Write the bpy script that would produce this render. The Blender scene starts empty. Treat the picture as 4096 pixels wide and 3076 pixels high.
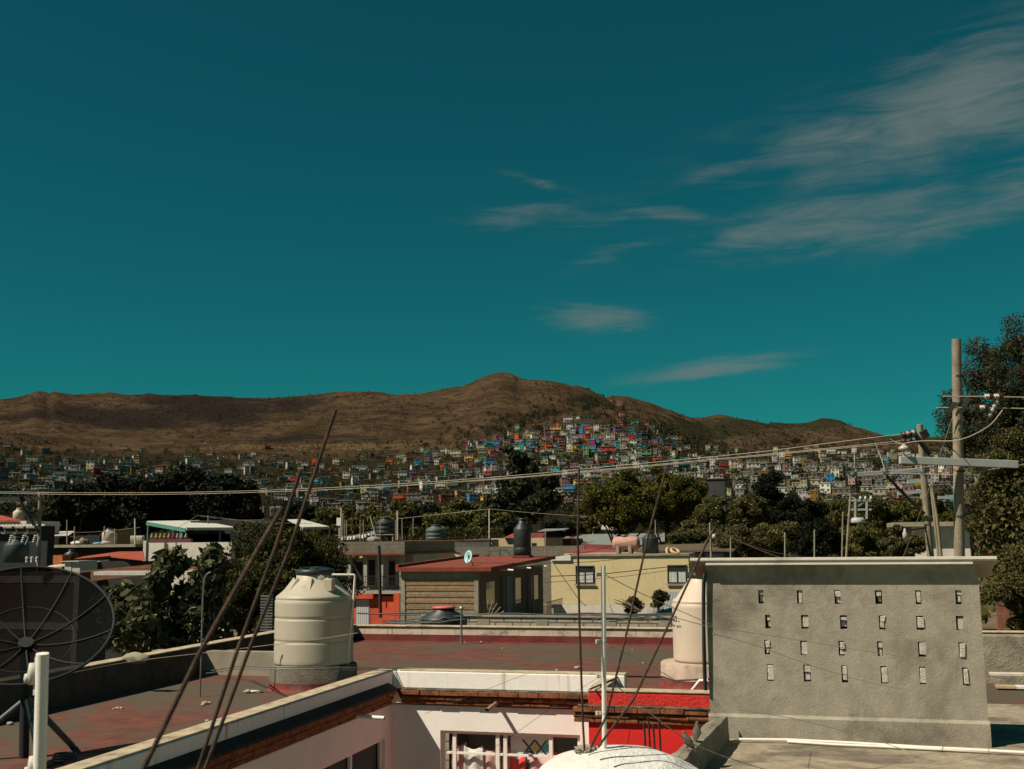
import bpy, bmesh, math, random
import numpy as np
from mathutils import Vector, Matrix, noise
random.seed(7); rng = np.random.default_rng(7)
S = bpy.context.scene
COL = S.collection
R = math.radians
# ------------------------------------------------------------------ camera
F = 4400.0
EYE = 8.6
CM = (Matrix.Rotation(R(14.7), 3, 'Z') @ Matrix.Rotation(R(98.05), 3, 'X') @ Matrix.Rotation(R(-.6), 3, 'Z'))
cd = bpy.data.cameras.new('camera'); cam = bpy.data.objects.new('camera', cd); COL.objects.link(cam)
cam.matrix_world = Matrix.Translation((0, 0, EYE)) @ CM.to_4x4()
cd.sensor_width = 36; cd.lens = 36*F/4096; cd.clip_start = .05; cd.clip_end = 40000
cd.dof.use_dof = True; cd.dof.focus_distance = 16; cd.dof.aperture_fstop = 5.6
S.camera = cam
def ray(px, py): return CM @ Vector(((px-2048)/F, (1538-py)/F, -1))
def on(ax, px, py, v):
    r = ray(px, py); o = (0, 0, EYE); t = (v-o[ax])/r[ax]
    return Vector((r.x*t, r.y*t, EYE+r.z*t))
def oz(px, py, z): return on(2, px, py, z)
def oy(px, py, y): return on(1, px, py, y)
def ox(px, py, x): return on(0, px, py, x)
def od(px, py, d): r = ray(px, py); return Vector((r.x*d, r.y*d, EYE+r.z*d))
# ------------------------------------------------------------------ materials
def lin(v): v /= 255; return v/12.92 if v <= .04045 else ((v+.055)/1.055)**2.4
def C(r, g, b, k=1.0): return tuple(min(.9, lin(v)*k) for v in (r, g, b)) + (1,)
MATS = {}
def newmat(name):
    m = bpy.data.materials.new(name); m.use_nodes = True; n = m.node_tree.nodes; l = m.node_tree.links
    b = n['Principled BSDF']; MATS[name] = m
    return m, n, l, b
def nmul(n, l, a, f):
    x = n.new('ShaderNodeMix'); x.data_type = 'RGBA'; x.blend_type = 'MULTIPLY'; x.inputs[0].default_value = 1
    l.new(a, x.inputs[6]); x.inputs[7].default_value = f; return x.outputs[2]
def mix(n, l, fac, a, b, mode='MIX'):
    x = n.new('ShaderNodeMix'); x.data_type = 'RGBA'; x.blend_type = mode
    for s, v in ((x.inputs[0], fac), (x.inputs[6], a), (x.inputs[7], b)):
        if hasattr(v, 'is_output') or hasattr(v, 'links'): l.new(v, s)
        else: s.default_value = v
    return x.outputs[2]
def tex(n, l, scale, detail=4, rough=.6, vec=None, dist=0):
    t = n.new('ShaderNodeTexNoise'); t.inputs['Scale'].default_value = scale; t.inputs['Detail'].default_value = detail
    t.inputs['Roughness'].default_value = rough; t.inputs['Distortion'].default_value = dist
    if vec: l.new(vec, t.inputs['Vector'])
    return t.outputs['Fac']
def ramp(n, l, f, lo, hi):
    r = n.new('ShaderNodeMapRange'); r.interpolation_type = 'SMOOTHSTEP'; r.inputs[1].default_value = lo; r.inputs[2].default_value = hi
    l.new(f, r.inputs[0]); return r.outputs[0]
def bump(n, l, b, h, s, d=.02):
    x = n.new('ShaderNodeBump'); x.inputs['Strength'].default_value = s; x.inputs['Distance'].default_value = d
    l.new(h, x.inputs['Height']); l.new(x.outputs[0], b.inputs['Normal'])
def vecs(n, l, sx=1, sy=1, sz=1):
    t = n.new('ShaderNodeTexCoord'); m = n.new('ShaderNodeMapping'); m.inputs['Scale'].default_value = (sx, sy, sz)
    l.new(t.outputs['Object'], m.inputs[0]); return m.outputs[0]
def mat(name, col, var=.12, scale=5, rough=.85, bmp=.25, bscale=60, stain=None, sscale=1.2, slo=.5, shi=.7, streak=None, metal=0, bd=.01):
    """painted / plastered / metal surface: fine mottling, large stains, optional vertical streaks, relief"""
    if name in MATS: return MATS[name]
    m, n, l, b = newmat(name)
    v = vecs(n, l)
    f = tex(n, l, scale, 6, .65, v)
    lo = tuple(c*(1-var) for c in col[:3])+(1,); hi = tuple(min(.95, c*(1+var)) for c in col[:3])+(1,)
    c = mix(n, l, ramp(n, l, f, .3, .7), lo, hi)
    if stain: c = mix(n, l, ramp(n, l, tex(n, l, sscale, 8, .7, v, .4), slo, shi), c, stain)
    if streak:
        vs = vecs(n, l, 9, 9, .35)
        c = mix(n, l, ramp(n, l, tex(n, l, 1.0, 5, .6, vs), .56, .74), c, streak)
    l.new(c, b.inputs['Base Color']); b.inputs['Roughness'].default_value = rough; b.inputs['Metallic'].default_value = metal
    if bmp: bump(n, l, b, tex(n, l, bscale, 5, .65, v), bmp, bd)
    return m
def brick(name, c1, c2, mo, bw=.26, bh=.075, axis='x', mort=.012, rough=.9, bm=.6, stain=None):
    if name in MATS: return MATS[name]
    m, n, l, b = newmat(name)
    t = n.new('ShaderNodeTexCoord'); s = n.new('ShaderNodeSeparateXYZ'); l.new(t.outputs['Object'], s.inputs[0])
    k = n.new('ShaderNodeCombineXYZ'); l.new(s.outputs[0 if axis == 'x' else 1], k.inputs[0]); l.new(s.outputs[2], k.inputs[1])
    q = n.new('ShaderNodeTexBrick'); l.new(k.outputs[0], q.inputs['Vector'])
    q.inputs['Color1'].default_value = c1; q.inputs['Color2'].default_value = c2; q.inputs['Mortar'].default_value = mo
    q.inputs['Scale'].default_value = 1; q.inputs['Mortar Size'].default_value = mort; q.inputs['Brick Width'].default_value = bw; q.inputs['Row Height'].default_value = bh
    f = tex(n, l, 5, 6, .7, t.outputs['Object'])
    c = mix(n, l, .45, q.outputs['Color'], mix(n, l, ramp(n, l, f, .3, .7), (.25, .25, .25, 1), (1, 1, 1, 1)), 'MULTIPLY')
    if stain: c = mix(n, l, ramp(n, l, tex(n, l, .9, 8, .7, t.outputs['Object']), .48, .68), c, stain)
    l.new(c, b.inputs['Base Color']); b.inputs['Roughness'].default_value = rough
    inv = n.new('ShaderNodeMath'); inv.operation = 'SUBTRACT'; inv.inputs[0].default_value = 1; l.new(q.outputs['Fac'], inv.inputs[1])
    bump(n, l, b, inv.outputs[0], bm, .012)
    return m
def corr(name, col, stain, axis='x', pitch=.08, rough=.5, metal=.3, slo=.5, shi=.6):
    """corrugated sheet: wave relief along one axis with rust or dirt"""
    if name in MATS: return MATS[name]
    m, n, l, b = newmat(name)
    v = vecs(n, l)
    w = n.new('ShaderNodeTexWave'); w.bands_direction = axis.upper(); w.inputs['Scale'].default_value = 1/(pitch*3.18); l.new(v, w.inputs[0])
    vs = vecs(n, l, 1.2 if axis == 'x' else .25, .25 if axis == 'x' else 1.2, .25)
    c = mix(n, l, ramp(n, l, tex(n, l, .8, 4, .6, vs), slo, shi), col, stain)
    c = mix(n, l, .25, c, mix(n, l, w.outputs['Fac'], (.4, .4, .4, 1), (1, 1, 1, 1)), 'MULTIPLY')
    l.new(c, b.inputs['Base Color']); b.inputs['Roughness'].default_value = rough; b.inputs['Metallic'].default_value = metal
    bump(n, l, b, w.outputs['Fac'], .7, .03)
    return m
def leafmat(name, c1, c2, c3=None, trans=.25):
    if name in MATS: return MATS[name]
    m, n, l, b = newmat(name)
    g = n.new('ShaderNodeNewGeometry'); r = n.new('ShaderNodeValToRGB'); l.new(g.outputs['Random Per Island'], r.inputs[0])
    e = r.color_ramp.elements; e[0].color = c1; e[1].color = c2; e[1].position = .8 if not c3 else .92
    if c3: x = e.new(1.0); x.color = c3; r.color_ramp.interpolation = 'LINEAR'
    l.new(r.outputs[0], b.inputs['Base Color']); b.inputs['Roughness'].default_value = .65; b.inputs['Specular IOR Level'].default_value = .12
    t = n.new('ShaderNodeBsdfTranslucent'); l.new(r.outputs[0], t.inputs[0])
    x = n.new('ShaderNodeMixShader'); x.inputs[0].default_value = trans
    l.new(b.outputs[0], x.inputs[1]); l.new(t.outputs[0], x.inputs[2]); l.new(x.outputs[0], n['Material Output'].inputs[0])
    return m
def glass(name, col=(.02, .025, .028, 1), rough=.08):
    if name in MATS: return MATS[name]
    m, n, l, b = newmat(name)
    f = tex(n, l, 1.3, 2, .5, vecs(n, l))
    l.new(mix(n, l, f, tuple(c*.5 for c in col[:3])+(1,), col), b.inputs['Base Color'])
    b.inputs['Roughness'].default_value = rough; b.inputs['Specular IOR Level'].default_value = .6
    return m
def objcol(name, stain, amt=.35, rough=.85):
    """paint whose hue is the object's own colour, weathered"""
    if name in MATS: return MATS[name]
    m, n, l, b = newmat(name)
    o = n.new('ShaderNodeObjectInfo'); v = vecs(n, l)
    a = n.new('ShaderNodeVectorMath'); a.operation = 'ADD'; l.new(v, a.inputs[0]); l.new(o.outputs['Location'], a.inputs[1])
    f = ramp(n, l, tex(n, l, .5, 6, .7, a.outputs[0]), .45, .75)
    mm = n.new('ShaderNodeMath'); mm.operation = 'MULTIPLY'; mm.inputs[1].default_value = amt; l.new(f, mm.inputs[0])
    l.new(mix(n, l, mm.outputs[0], o.outputs['Color'], stain), b.inputs['Base Color']); b.inputs['Roughness'].default_value = rough
    return m
# ------------------------------------------------------------------ mesh builder
class MB:
    def __init__(s): s.v = []; s.f = []; s.m = []; s.k = 0; s.sm = []
    def add(s, vs, fs, smooth=False):
        o = len(s.v); s.v += [tuple(v) for v in vs]; s.f += [tuple(i+o for i in f) for f in fs]; s.m += [s.k]*len(fs); s.sm += [smooth]*len(fs); return s
    def box(s, x0, x1, y0, y1, z0, z1):
        x0, x1 = min(x0, x1), max(x0, x1); y0, y1 = min(y0, y1), max(y0, y1); z0, z1 = min(z0, z1), max(z0, z1)
        return s.add([(x0, y0, z0), (x1, y0, z0), (x1, y1, z0), (x0, y1, z0), (x0, y0, z1), (x1, y0, z1), (x1, y1, z1), (x0, y1, z1)],
                     [(0, 3, 2, 1), (4, 5, 6, 7), (0, 1, 5, 4), (1, 2, 6, 5), (2, 3, 7, 6), (3, 0, 4, 7)])
    def bar(s, a, b, w, h=None, up=(0, 0, 1)):
        h = h or w; a = Vector(a); b = Vector(b); d = (b-a).normalized(); u = Vector(up)
        if abs(d.dot(u)) > .95: u = Vector((0, 1, 0))
        x = d.cross(u).normalized()*w/2; z = x.cross(d).normalized()*h/2
        return s.add([a-x-z, a+x-z, a+x+z, a-x+z, b-x-z, b+x-z, b+x+z, b-x+z],
                     [(0, 1, 2, 3), (7, 6, 5, 4), (4, 5, 1, 0), (5, 6, 2, 1), (6, 7, 3, 2), (7, 4, 0, 3)])
    def slab(s, pts, th, n=None):
        """polygon pts (3d) thickened along n"""
        p = [Vector(q) for q in pts]; n = Vector(n) if n else Vector((0, 0, -1)); k = len(p); q = [a+n*th for a in p]
        return s.add(p+q, [tuple(range(k)), tuple(range(2*k-1, k-1, -1))]+[(i, i+k, (i+1) % k+k, (i+1) % k) for i in range(k)])
    def tube(s, pts, r, n=8, cap=True, ribs=0):
        p = [Vector(q) for q in pts]; k = len(p); rs = r if isinstance(r, (list, tuple)) else [r]*k
        vs = []; prev = None
        for i in range(k):
            d = (p[min(i+1, k-1)]-p[max(i-1, 0)]).normalized()
            if prev is None: u = Vector((0, 0, 1)) if abs(d.z) < .9 else Vector((1, 0, 0)); x = d.cross(u).normalized()
            else: x = (prev-d*prev.dot(d)).normalized()
            prev = x; y = d.cross(x)
            for j in range(n): a = 2*math.pi*j/n; vs.append(p[i]+(x*math.cos(a)+y*math.sin(a))*rs[i])
        fs = [(i*n+j, i*n+(j+1) % n, (i+1)*n+(j+1) % n, (i+1)*n+j) for i in range(k-1) for j in range(n)]
        s.add(vs, fs, n > 5)
        if cap: s.add(vs[:n], [tuple(range(n-1, -1, -1))]); s.add(vs[-n:], [tuple(range(n))])
        return s
    def lathe(s, c, prof, n=32, axis='z', smooth=True):
        c = Vector(c); vs = []
        for r, h in prof:
            for j in range(n):
                a = 2*math.pi*j/n; x, y = r*math.cos(a), r*math.sin(a)
                vs.append(c+Vector((x, y, h) if axis == 'z' else (h, x, y) if axis == 'x' else (x, h, y)))
        k = len(prof)
        fs = [(i*n+j, i*n+(j+1) % n, (i+1)*n+(j+1) % n, (i+1)*n+j) for i in range(k-1) for j in range(n)]
        return s.add(vs, fs, smooth)
    def blob(s, c, r, sub=2, amp=.25, fr=1.5, seed=0):
        bm = bmesh.new(); bmesh.ops.create_icosphere(bm, subdivisions=sub, radius=1)
        vs = []
        for v in bm.verts:
            k = 1+amp*noise.noise(v.co*fr+Vector((seed, seed*.7, 0))); vs.append((c[0]+v.co.x*r[0]*k, c[1]+v.co.y*r[1]*k, c[2]+v.co.z*r[2]*k))
        fs = [tuple(v.index for v in f.verts) for f in bm.faces]; bm.free(); return s.add(vs, fs, True)
def setp(o, label=None, cat=None, group=None, kind=None):
    if cat and not kind: kind = 'thing'
    for k, v in (('label', label), ('category', cat), ('group', group), ('kind', kind)):
        if v: o[k] = v
    return o
def mesh_of(name, mb, mats, base):
    me = bpy.data.meshes.new(name); b = Vector(base)
    me.from_pydata([(x-b.x, y-b.y, z-b.z) for x, y, z in mb.v], [], mb.f)
    for m in (mats if isinstance(mats, (list, tuple)) else [mats]): me.materials.append(m)
    me.polygons.foreach_set('material_index', mb.m); me.polygons.foreach_set('use_smooth', mb.sm); me.update()
    return me
WB = {}
def obj(name, mb, mats, parent=None, base=None, bevel=0, label=None, cat=None, group=None, kind=None, fix=True):
    """ONE mesh object; vertices are given in world coordinates"""
    if base is None:
        if parent is not None: base = WB[parent.name]
        else:
            a = np.array(mb.v); base = ((a[:, 0].min()+a[:, 0].max())/2, (a[:, 1].min()+a[:, 1].max())/2, a[:, 2].min())
    me = mesh_of(name, mb, mats, base)
    if fix:
        bm = bmesh.new(); bm.from_mesh(me); bmesh.ops.recalc_face_normals(bm, faces=bm.faces[:]); bm.to_mesh(me); bm.free()
    o = bpy.data.objects.new(name, me); COL.objects.link(o)
    if parent is not None:
        o.parent = parent; o.location = Vector(base)-Vector(WB[parent.name])
    else: o.location = base
    WB[o.name] = tuple(base)
    if bevel:
        md = o.modifiers.new('edge', 'BEVEL'); md.width = bevel; md.segments = 2; md.limit_method = 'ANGLE'
    return setp(o, label, cat, group, kind)
def thing(name, label, cat, base, group=None):
    o = bpy.data.objects.new(name, None); COL.objects.link(o); o.location = base; o.empty_display_size = .2
    WB[o.name] = tuple(base); return setp(o, label, cat, group)
def dup(root, loc, rz=0, sc=1, label=None, group=None, color=None):
    r = root.copy(); COL.objects.link(r); r.location = loc; r.rotation_euler = (0, 0, rz); r.scale = (sc,)*3 if not isinstance(sc, tuple) else sc
    if label: r['label'] = label
    if group: r['group'] = group
    if color: r.color = color
    for ch in list(root.children):
        c = ch.copy(); COL.objects.link(c); c.parent = r
        if color and c.name.startswith('wall'): c.color = color
        for g in ch.children:
            d = g.copy(); COL.objects.link(d); d.parent = c
    return r
def rawmesh(name, V, Fq, mats, loc=(0, 0, 0), parent=None, smooth=False):
    """numpy quads/tris to ONE object"""
    me = bpy.data.meshes.new(name); k = Fq.shape[1]
    me.vertices.add(len(V)); me.vertices.foreach_set('co', np.asarray(V, np.float32).ravel())
    me.loops.add(Fq.size); me.loops.foreach_set('vertex_index', Fq.astype(np.int32).ravel())
    me.polygons.add(len(Fq)); me.polygons.foreach_set('loop_start', np.arange(0, Fq.size, k, dtype=np.int32))
    me.update(calc_edges=True); me.validate()
    if smooth: me.polygons.foreach_set('use_smooth', [True]*len(Fq))
    me.materials.append(mats)
    o = bpy.data.objects.new(name, me); COL.objects.link(o); o.location = loc
    if parent is not None: o.parent = parent
    WB[o.name] = tuple(loc)
    return o
# ------------------------------------------------------------------ sun and sky
SD = Vector((.766, .643, -1.15)).normalized()
sl = bpy.data.lights.new('sun', 'SUN'); sl.energy = 5.0; sl.angle = R(.5); sl.color = (1, .89, .72)
so = bpy.data.objects.new('sun', sl); COL.objects.link(so); so.rotation_euler = SD.to_track_quat('-Z', 'Y').to_euler(); so.location = (-30, -60, 60)
W = bpy.data.worlds.new('World'); S.world = W; W.use_nodes = True
def world():
    n = W.node_tree.nodes; l = W.node_tree.links; bg = n['Background']
    sk = n.new('ShaderNodeTexSky'); sk.sky_type = 'NISHITA'; sk.sun_disc = False
    sk.sun_elevation = math.asin(-SD.z); sk.sun_rotation = math.atan2(-SD.x, -SD.y) % (2*math.pi)
    sk.air_density = 1.0; sk.dust_density = .6; sk.ozone_density = 2.5; sk.altitude = 1500
    c = nmul(n, l, sk.outputs[0], SKYTINT)
    # thin cirrus: streaked noise shown inside soft patches, in azimuth / elevation of the sky itself
    tc = n.new('ShaderNodeTexCoord'); sp = n.new('ShaderNodeSeparateXYZ'); l.new(tc.outputs['Generated'], sp.inputs[0])
    def m(op, a, b=None, c_=None):
        x = n.new('ShaderNodeMath'); x.operation = op
        for i, v in enumerate((a, b, c_)):
            if v is None: continue
            if isinstance(v, (int, float)): x.inputs[i].default_value = v
            else: l.new(v, x.inputs[i])
        return x.outputs[0]
    az = m('ARCTAN2', sp.outputs[0], sp.outputs[1]); el = m('ARCSINE', sp.outputs[2])
    def patch(px, py, sx, sy, tilt, amp):
        r = ray(px, py).normalized(); a0 = math.atan2(r.x, r.y); e0 = math.asin(r.z); ct, st = math.cos(R(tilt)), math.sin(R(tilt))
        da = m('SUBTRACT', az, a0); de = m('SUBTRACT', el, e0)
        u = m('ADD', m('MULTIPLY', da, ct*F/sx), m('MULTIPLY', de, st*F/sx)); v = m('ADD', m('MULTIPLY', da, -st*F/sy), m('MULTIPLY', de, ct*F/sy))
        d = m('ADD', m('MULTIPLY', u, u), m('MULTIPLY', v, v))
        return m('MULTIPLY', m('EXPONENT', m('MULTIPLY', d, -1)), amp)
    tot = None
    for p in CLOUDS:
        q = patch(*p); tot = q if tot is None else m('MAXIMUM', tot, q)
    cv = n.new('ShaderNodeCombineXYZ')
    t = R(1.5); l.new(m('ADD', m('MULTIPLY', az, math.cos(t)*9), m('MULTIPLY', el, math.sin(t)*9)), cv.inputs[0])
    l.new(m('ADD', m('MULTIPLY', az, -math.sin(t)*64), m('MULTIPLY', el, math.cos(t)*64)), cv.inputs[1])
    f = tex(n, l, 1.0, 12, .64, cv.outputs[0], 1.1)
    cv2 = n.new('ShaderNodeCombineXYZ'); l.new(m('MULTIPLY', az, 10), cv2.inputs[0]); l.new(m('MULTIPLY', el, 26), cv2.inputs[1])
    g = tex(n, l, 1.0, 7, .6, cv2.outputs[0], .5)
    k = m('ADD', tot, m('ADD', m('MULTIPLY', m('SUBTRACT', f, .5), 1.7), m('MULTIPLY', m('SUBTRACT', g, .5), 1.1)))
    k = m('MULTIPLY', m('MULTIPLY', ramp(n, l, k, .0, 1.25), .74), ramp(n, l, tot, .01, .42))
    c = mix(n, l, k, c, CLOUDCOL)
    l.new(c, bg.inputs[0]); bg.inputs[1].default_value = SKYSTR
S.view_settings.view_transform = 'Standard'; S.view_settings.look = 'None'; S.view_settings.exposure = .25; S.view_settings.gamma = 1
SKYSTR = .05
SKYTINT = (.06, .68, .49, 1)
CLOUDCOL = (2.75, 3.3, 3.05, 1)
CLOUDS = [(3500, 640, 900, 330, 8, .33), (2500, 880, 520, 110, 2, .26), (3880, 390, 520, 200, 14, .95), (3400, 540, 400, 90, 8, .7), (3500, 860, 750, 110, 4, .7), (3950, 800, 500, 120, 12, .7), (2650, 850, 220, 40, -8, .5), (2080, 860, 280, 60, 4, .45),
          (2360, 1270, 230, 55, -6, .8), (2880, 1470, 330, 40, 6, .75), (2480, 1000, 240, 45, 18, .35), (2150, 730, 160, 25, -14, .45), (2900, 680, 240, 45, 12, .4)]
world()
# ------------------------------------------------------------------ land
def ridge(D, r0, ex, pts, back=.5):
    a = []
    for px, py in pts:
        r = ray(px, py); h = math.hypot(r.x, r.y); a.append((math.atan2(r.x, r.y), r.z/h))
    a.sort(); A = np.array(a); return (D, r0, ex, A[:, 0], A[:, 1], back)
RIDGES = [
 ridge(3200, 900, 1.15, [(-900, 1640), (-300, 1620), (0, 1606), (60, 1599), (100, 1589), (144, 1573), (174, 1577), (199, 1585), (219, 1574), (249, 1579), (274, 1584), (358, 1586), (477, 1588), (517, 1591), (587, 1589), (646, 1593), (855, 1595), (945, 1595), (994, 1591), (1149, 1588), (1214, 1584), (1308, 1574), (1368, 1570), (1438, 1570), (1597, 1574), (1671, 1571), (1776, 1557), (1845, 1542), (1885, 1527), (1920, 1507), (1970, 1492), (1995, 1488), (2024, 1490), (2054, 1499), (2075, 1509), (2149, 1517), (2214, 1524), (2278, 1544), (2318, 1547), (2358, 1562), (2413, 1591), (2470, 1635), (2520, 1680), (2600, 1730), (2700, 1790), (2900, 1850), (3100, 1890), (4096, 1960), (5200, 2000)]),
 ridge(4000, 1500, 1.1, [(-900, 1900), (1900, 1800), (2250, 1640), (2418, 1594), (2447, 1586), (2477, 1585), (2522, 1591), (2597, 1614), (2671, 1641), (2711, 1656), (2756, 1676), (2850, 1722), (2950, 1780), (3200, 1840), (4096, 1900), (5200, 1950)]),
 ridge(4800, 1600, 1.1, [(-900, 1950), (2400, 1800), (2600, 1710), (2756, 1676), (2815, 1671), (2865, 1660), (2920, 1668), (2994, 1681), (3049, 1692), (3150, 1722), (3400, 1790), (3600, 1830), (4096, 1870), (5200, 1900)]),
 ridge(5600, 1700, 1.1, [(-900, 1950), (2700, 1800), (2950, 1715), (3049, 1691), (3087, 1685), (3179, 1695), (3260, 1687), (3325, 1678), (3363, 1682), (3406, 1701), (3466, 1717), (3542, 1736), (3620, 1765), (3800, 1800), (4096, 1830), (5200, 1860)]),
 ridge(7500, 2500, 1.1, [(-900, 1950), (3200, 1820), (3420, 1765), (3520, 1746), (3704, 1750), (3780, 1742), (3867, 1740), (4096, 1725), (4600, 1700), (5200, 1720)]),
 ridge(1700, 480, 1.12, [(-900, 2050), (500, 2010), (900, 1975), (1200, 1925), (1500, 1850), (1800, 1765), (2000, 1712), (2150, 1680), (2300, 1655), (2420, 1640), (2520, 1655), (2620, 1690), (2750, 1745), (2900, 1800), (3100, 1860), (3400, 1910), (4096, 1960), (5200, 2000)], .25),
 ridge(2100, 420, .95, [(-900, 1720), (0, 1738), (300, 1760), (600, 1795), (1000, 1800), (1500, 1825), (2000, 1850), (2800, 1815), (3000, 1795), (3200, 1785), (3500, 1790), (4096, 1780), (5200, 1770)], .75),
]
AZ0, DAZ = -1.4, .0004
TAB = [list(np.interp(AZ0+DAZ*np.arange(7001), A, T)) for D, r0, ex, A, T, back in RIDGES]
def ZH(az, r):
    best = -20.0; i = min(7000, max(0, int((az-AZ0)/DAZ+.5)))
    for (D, r0, ex, A, T, back), tb in zip(RIDGES, TAB):
        t = (r-r0)/(D-r0)
        if t <= 0: continue
        H = D*tb[i]+EYE
        z = H*t**ex if t <= 1 else H*max(0, 1-(1-back)*min(1, (t-1)*2.2))
        if z > best: best = z
    return best
def land(x, y):
    az = math.atan2(x, y); r = math.hypot(x, y); z = ZH(az, r)
    k = min(1, max(0, (r-450)/900))
    nz = (noise.fractal((x*.0035, y*.0035, 1.7), 1.0, 2.1, 5)*7+noise.ridged_multi_fractal((x*.0016, y*.0016, 3.3), 1.0, 2.1, 4, 1.0, 2.0)*16-16+noise.ridged_multi_fractal((x*.0065, y*.0065, 7.3), 1.0, 2.1, 3, 1.0, 2.0)*4-4)*k+noise.fractal((x*.02, y*.02, 4.7), 1.0, 2.1, 3)*1.6*k
    return max(z, -14)+nz-max(0, 500-r)*.02
def on_hill(px, py):
    d = ray(px, py); h = math.hypot(d.x, d.y); az = math.atan2(d.x, d.y); t = d.z/h; r = 440
    while r < 8000:
        if ZH(az, r)+12 >= EYE+t*r:
            x, y = d.x/h*r, d.y/h*r; z = land(x, y)
            if z >= EYE+t*r: return Vector((x, y, z))
            r += 5 if r < 2000 else 14
        else: r += 12 if r < 2000 else 30
    return None
def bumpf(az, c, w): return math.exp(-((az-c)/w)**2)
def build_land():
    a0, a1, na = R(-14.7-33), R(-14.7+33), 430
    rs = [300]
    while rs[-1] < 9000: rs.append(rs[-1]*(1.0105 if 1200 < rs[-1] < 4800 else 1.02)+1.5)
    nr = len(rs); V = np.zeros((na*nr, 3)); at = np.zeros((na*nr, 4))
    azs = [a0+(a1-a0)*i/(na-1) for i in range(na)]
    for i, a in enumerate(azs):
        sx, cy = math.sin(a), math.cos(a)
        px = 2048+F*math.tan(a+R(14.7))
        for j, r in enumerate(rs):
            x, y = sx*r, cy*r; z = land(x, y); V[i*nr+j] = (x, y, z)
            py = 2160-F*(z-EYE)/r
            n1 = noise.fractal((x*.002, y*.002, 8), 1, 2, 5); n2 = noise.fractal((x*.006+5, y*.006, 3), 1, 2, 4)
            burn = max(math.exp(-((px-480)/330)**2-((py-1690)/48)**2), math.exp(-((px-850)/330)**2-((py-1655)/55)**2), .75*math.exp(-((px-1160)/160)**2-((py-1640)/50)**2), .5*math.exp(-((px-1250)/260)**2-((py-1750)/30)**2), .45*math.exp(-((px-80)/200)**2-((py-1630)/25)**2)) if 2000 < r < 3400 else 0
            at[i*nr+j, 0] = burn*1.15+n1*.5+n2*.45
            dirt = math.exp(-((py-1800+px*.008)/26)**2)*(1 if px < 1900 else 0) if 900 < r < 2600 else 0
            at[i*nr+j, 1] = dirt*.6+n2*.55
            low = min(1, max(0, (py-1770)/90)); side = math.exp(-((px-2780)/230)**2-((py-1750)/70)**2)+math.exp(-((px-3250)/350)**2-((py-1720)/40)**2)*.9+math.exp(-((px-2330)/110)**2-((py-1620)/45)**2)+(.9 if r > 5700 else 0)
            at[i*nr+j, 2] = max(low*.95, side, .75*math.exp(-((px-2100)/450)**2-((py-1720)/50)**2))+n2*.35
    q = (np.arange(na-1)[:, None]*nr+np.arange(nr-1)[None, :]).ravel()
    Fq = np.stack([q, q+nr, q+nr+1, q+1], 1)
    m, n, l, b = newmat('dry_hill')
    def A(nm): t = n.new('ShaderNodeAttribute'); t.attribute_name = nm; return t.outputs['Fac']
    tc = n.new('ShaderNodeTexCoord'); v = tc.outputs['Object']
    fine = tex(n, l, .035, 10, .8, v); med = tex(n, l, .009, 8, .72, v)
    c = mix(n, l, ramp(n, l, med, .35, .68), (.058, .038, .022, 1), (.112, .075, .043, 1))
    c = mix(n, l, ramp(n, l, fine, .47, .62), c, (.034, .025, .017, 1))
    c = mix(n, l, ramp(n, l, tex(n, l, .11, 6, .8, v), .59, .70), c, (.026, .022, .014, 1)); c = mix(n, l, ramp(n, l, tex(n, l, .021, 9, .8, v, 1.5), .60, .70), c, (.118, .082, .050, 1))
    def blend(c, nm, lo, hi, col, w):
        s = n.new('ShaderNodeMath'); s.operation = 'MULTIPLY_ADD'; l.new(fine, s.inputs[0]); s.inputs[1].default_value = w; l.new(A(nm), s.inputs[2])
        return mix(n, l, ramp(n, l, s.outputs[0], lo+w*.5, hi+w*.5), c, col)
    c = blend(c, 'dirt', .45, .85, (.165, .105, .055, 1), .9)
    c = blend(c, 'burn', .05, .8, (.027, .020, .017, 1), 1.8)
    c = blend(c, 'green', .45, .8, (.034, .030, .017, 1), 1.0)
    l.new(c, b.inputs['Base Color']); b.inputs['Roughness'].default_value = 1; b.inputs['Specular IOR Level'].default_value = 0
    rg = n.new('ShaderNodeMath'); rg.operation = 'MULTIPLY_ADD'; l.new(tex(n, l, .0055, 5, .62, v, .8), rg.inputs[0]); rg.inputs[1].default_value = 5; l.new(fine, rg.inputs[2]); bump(n, l, b, rg.outputs[0], 1.0, 9)
    o = rawmesh('hillside', V, Fq, m, smooth=True); o['kind'] = 'structure'
    for i, nm in enumerate(('burn', 'dirt', 'green')):
        t = o.data.attributes.new(nm, 'FLOAT', 'POINT'); t.data.foreach_set('value', at[:, i].astype(np.float32))
    g = MB(); g.add([(-9000, -300, -.02), (9000, -300, -.02), (9000, 400, -.02), (-9000, 400, -.02)], [(0, 1, 2, 3)])
    g.add([(-12000, 400, -.02), (12000, 400, -.02), (12000, 12000, -60), (-12000, 12000, -60)], [(0, 1, 2, 3)])
    obj('ground', g, mat('bare_earth', C(120, 100, 75, .7), .3, .5, .95, .3, 3), base=(0, 0, 0), kind='structure')
build_land()
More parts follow.
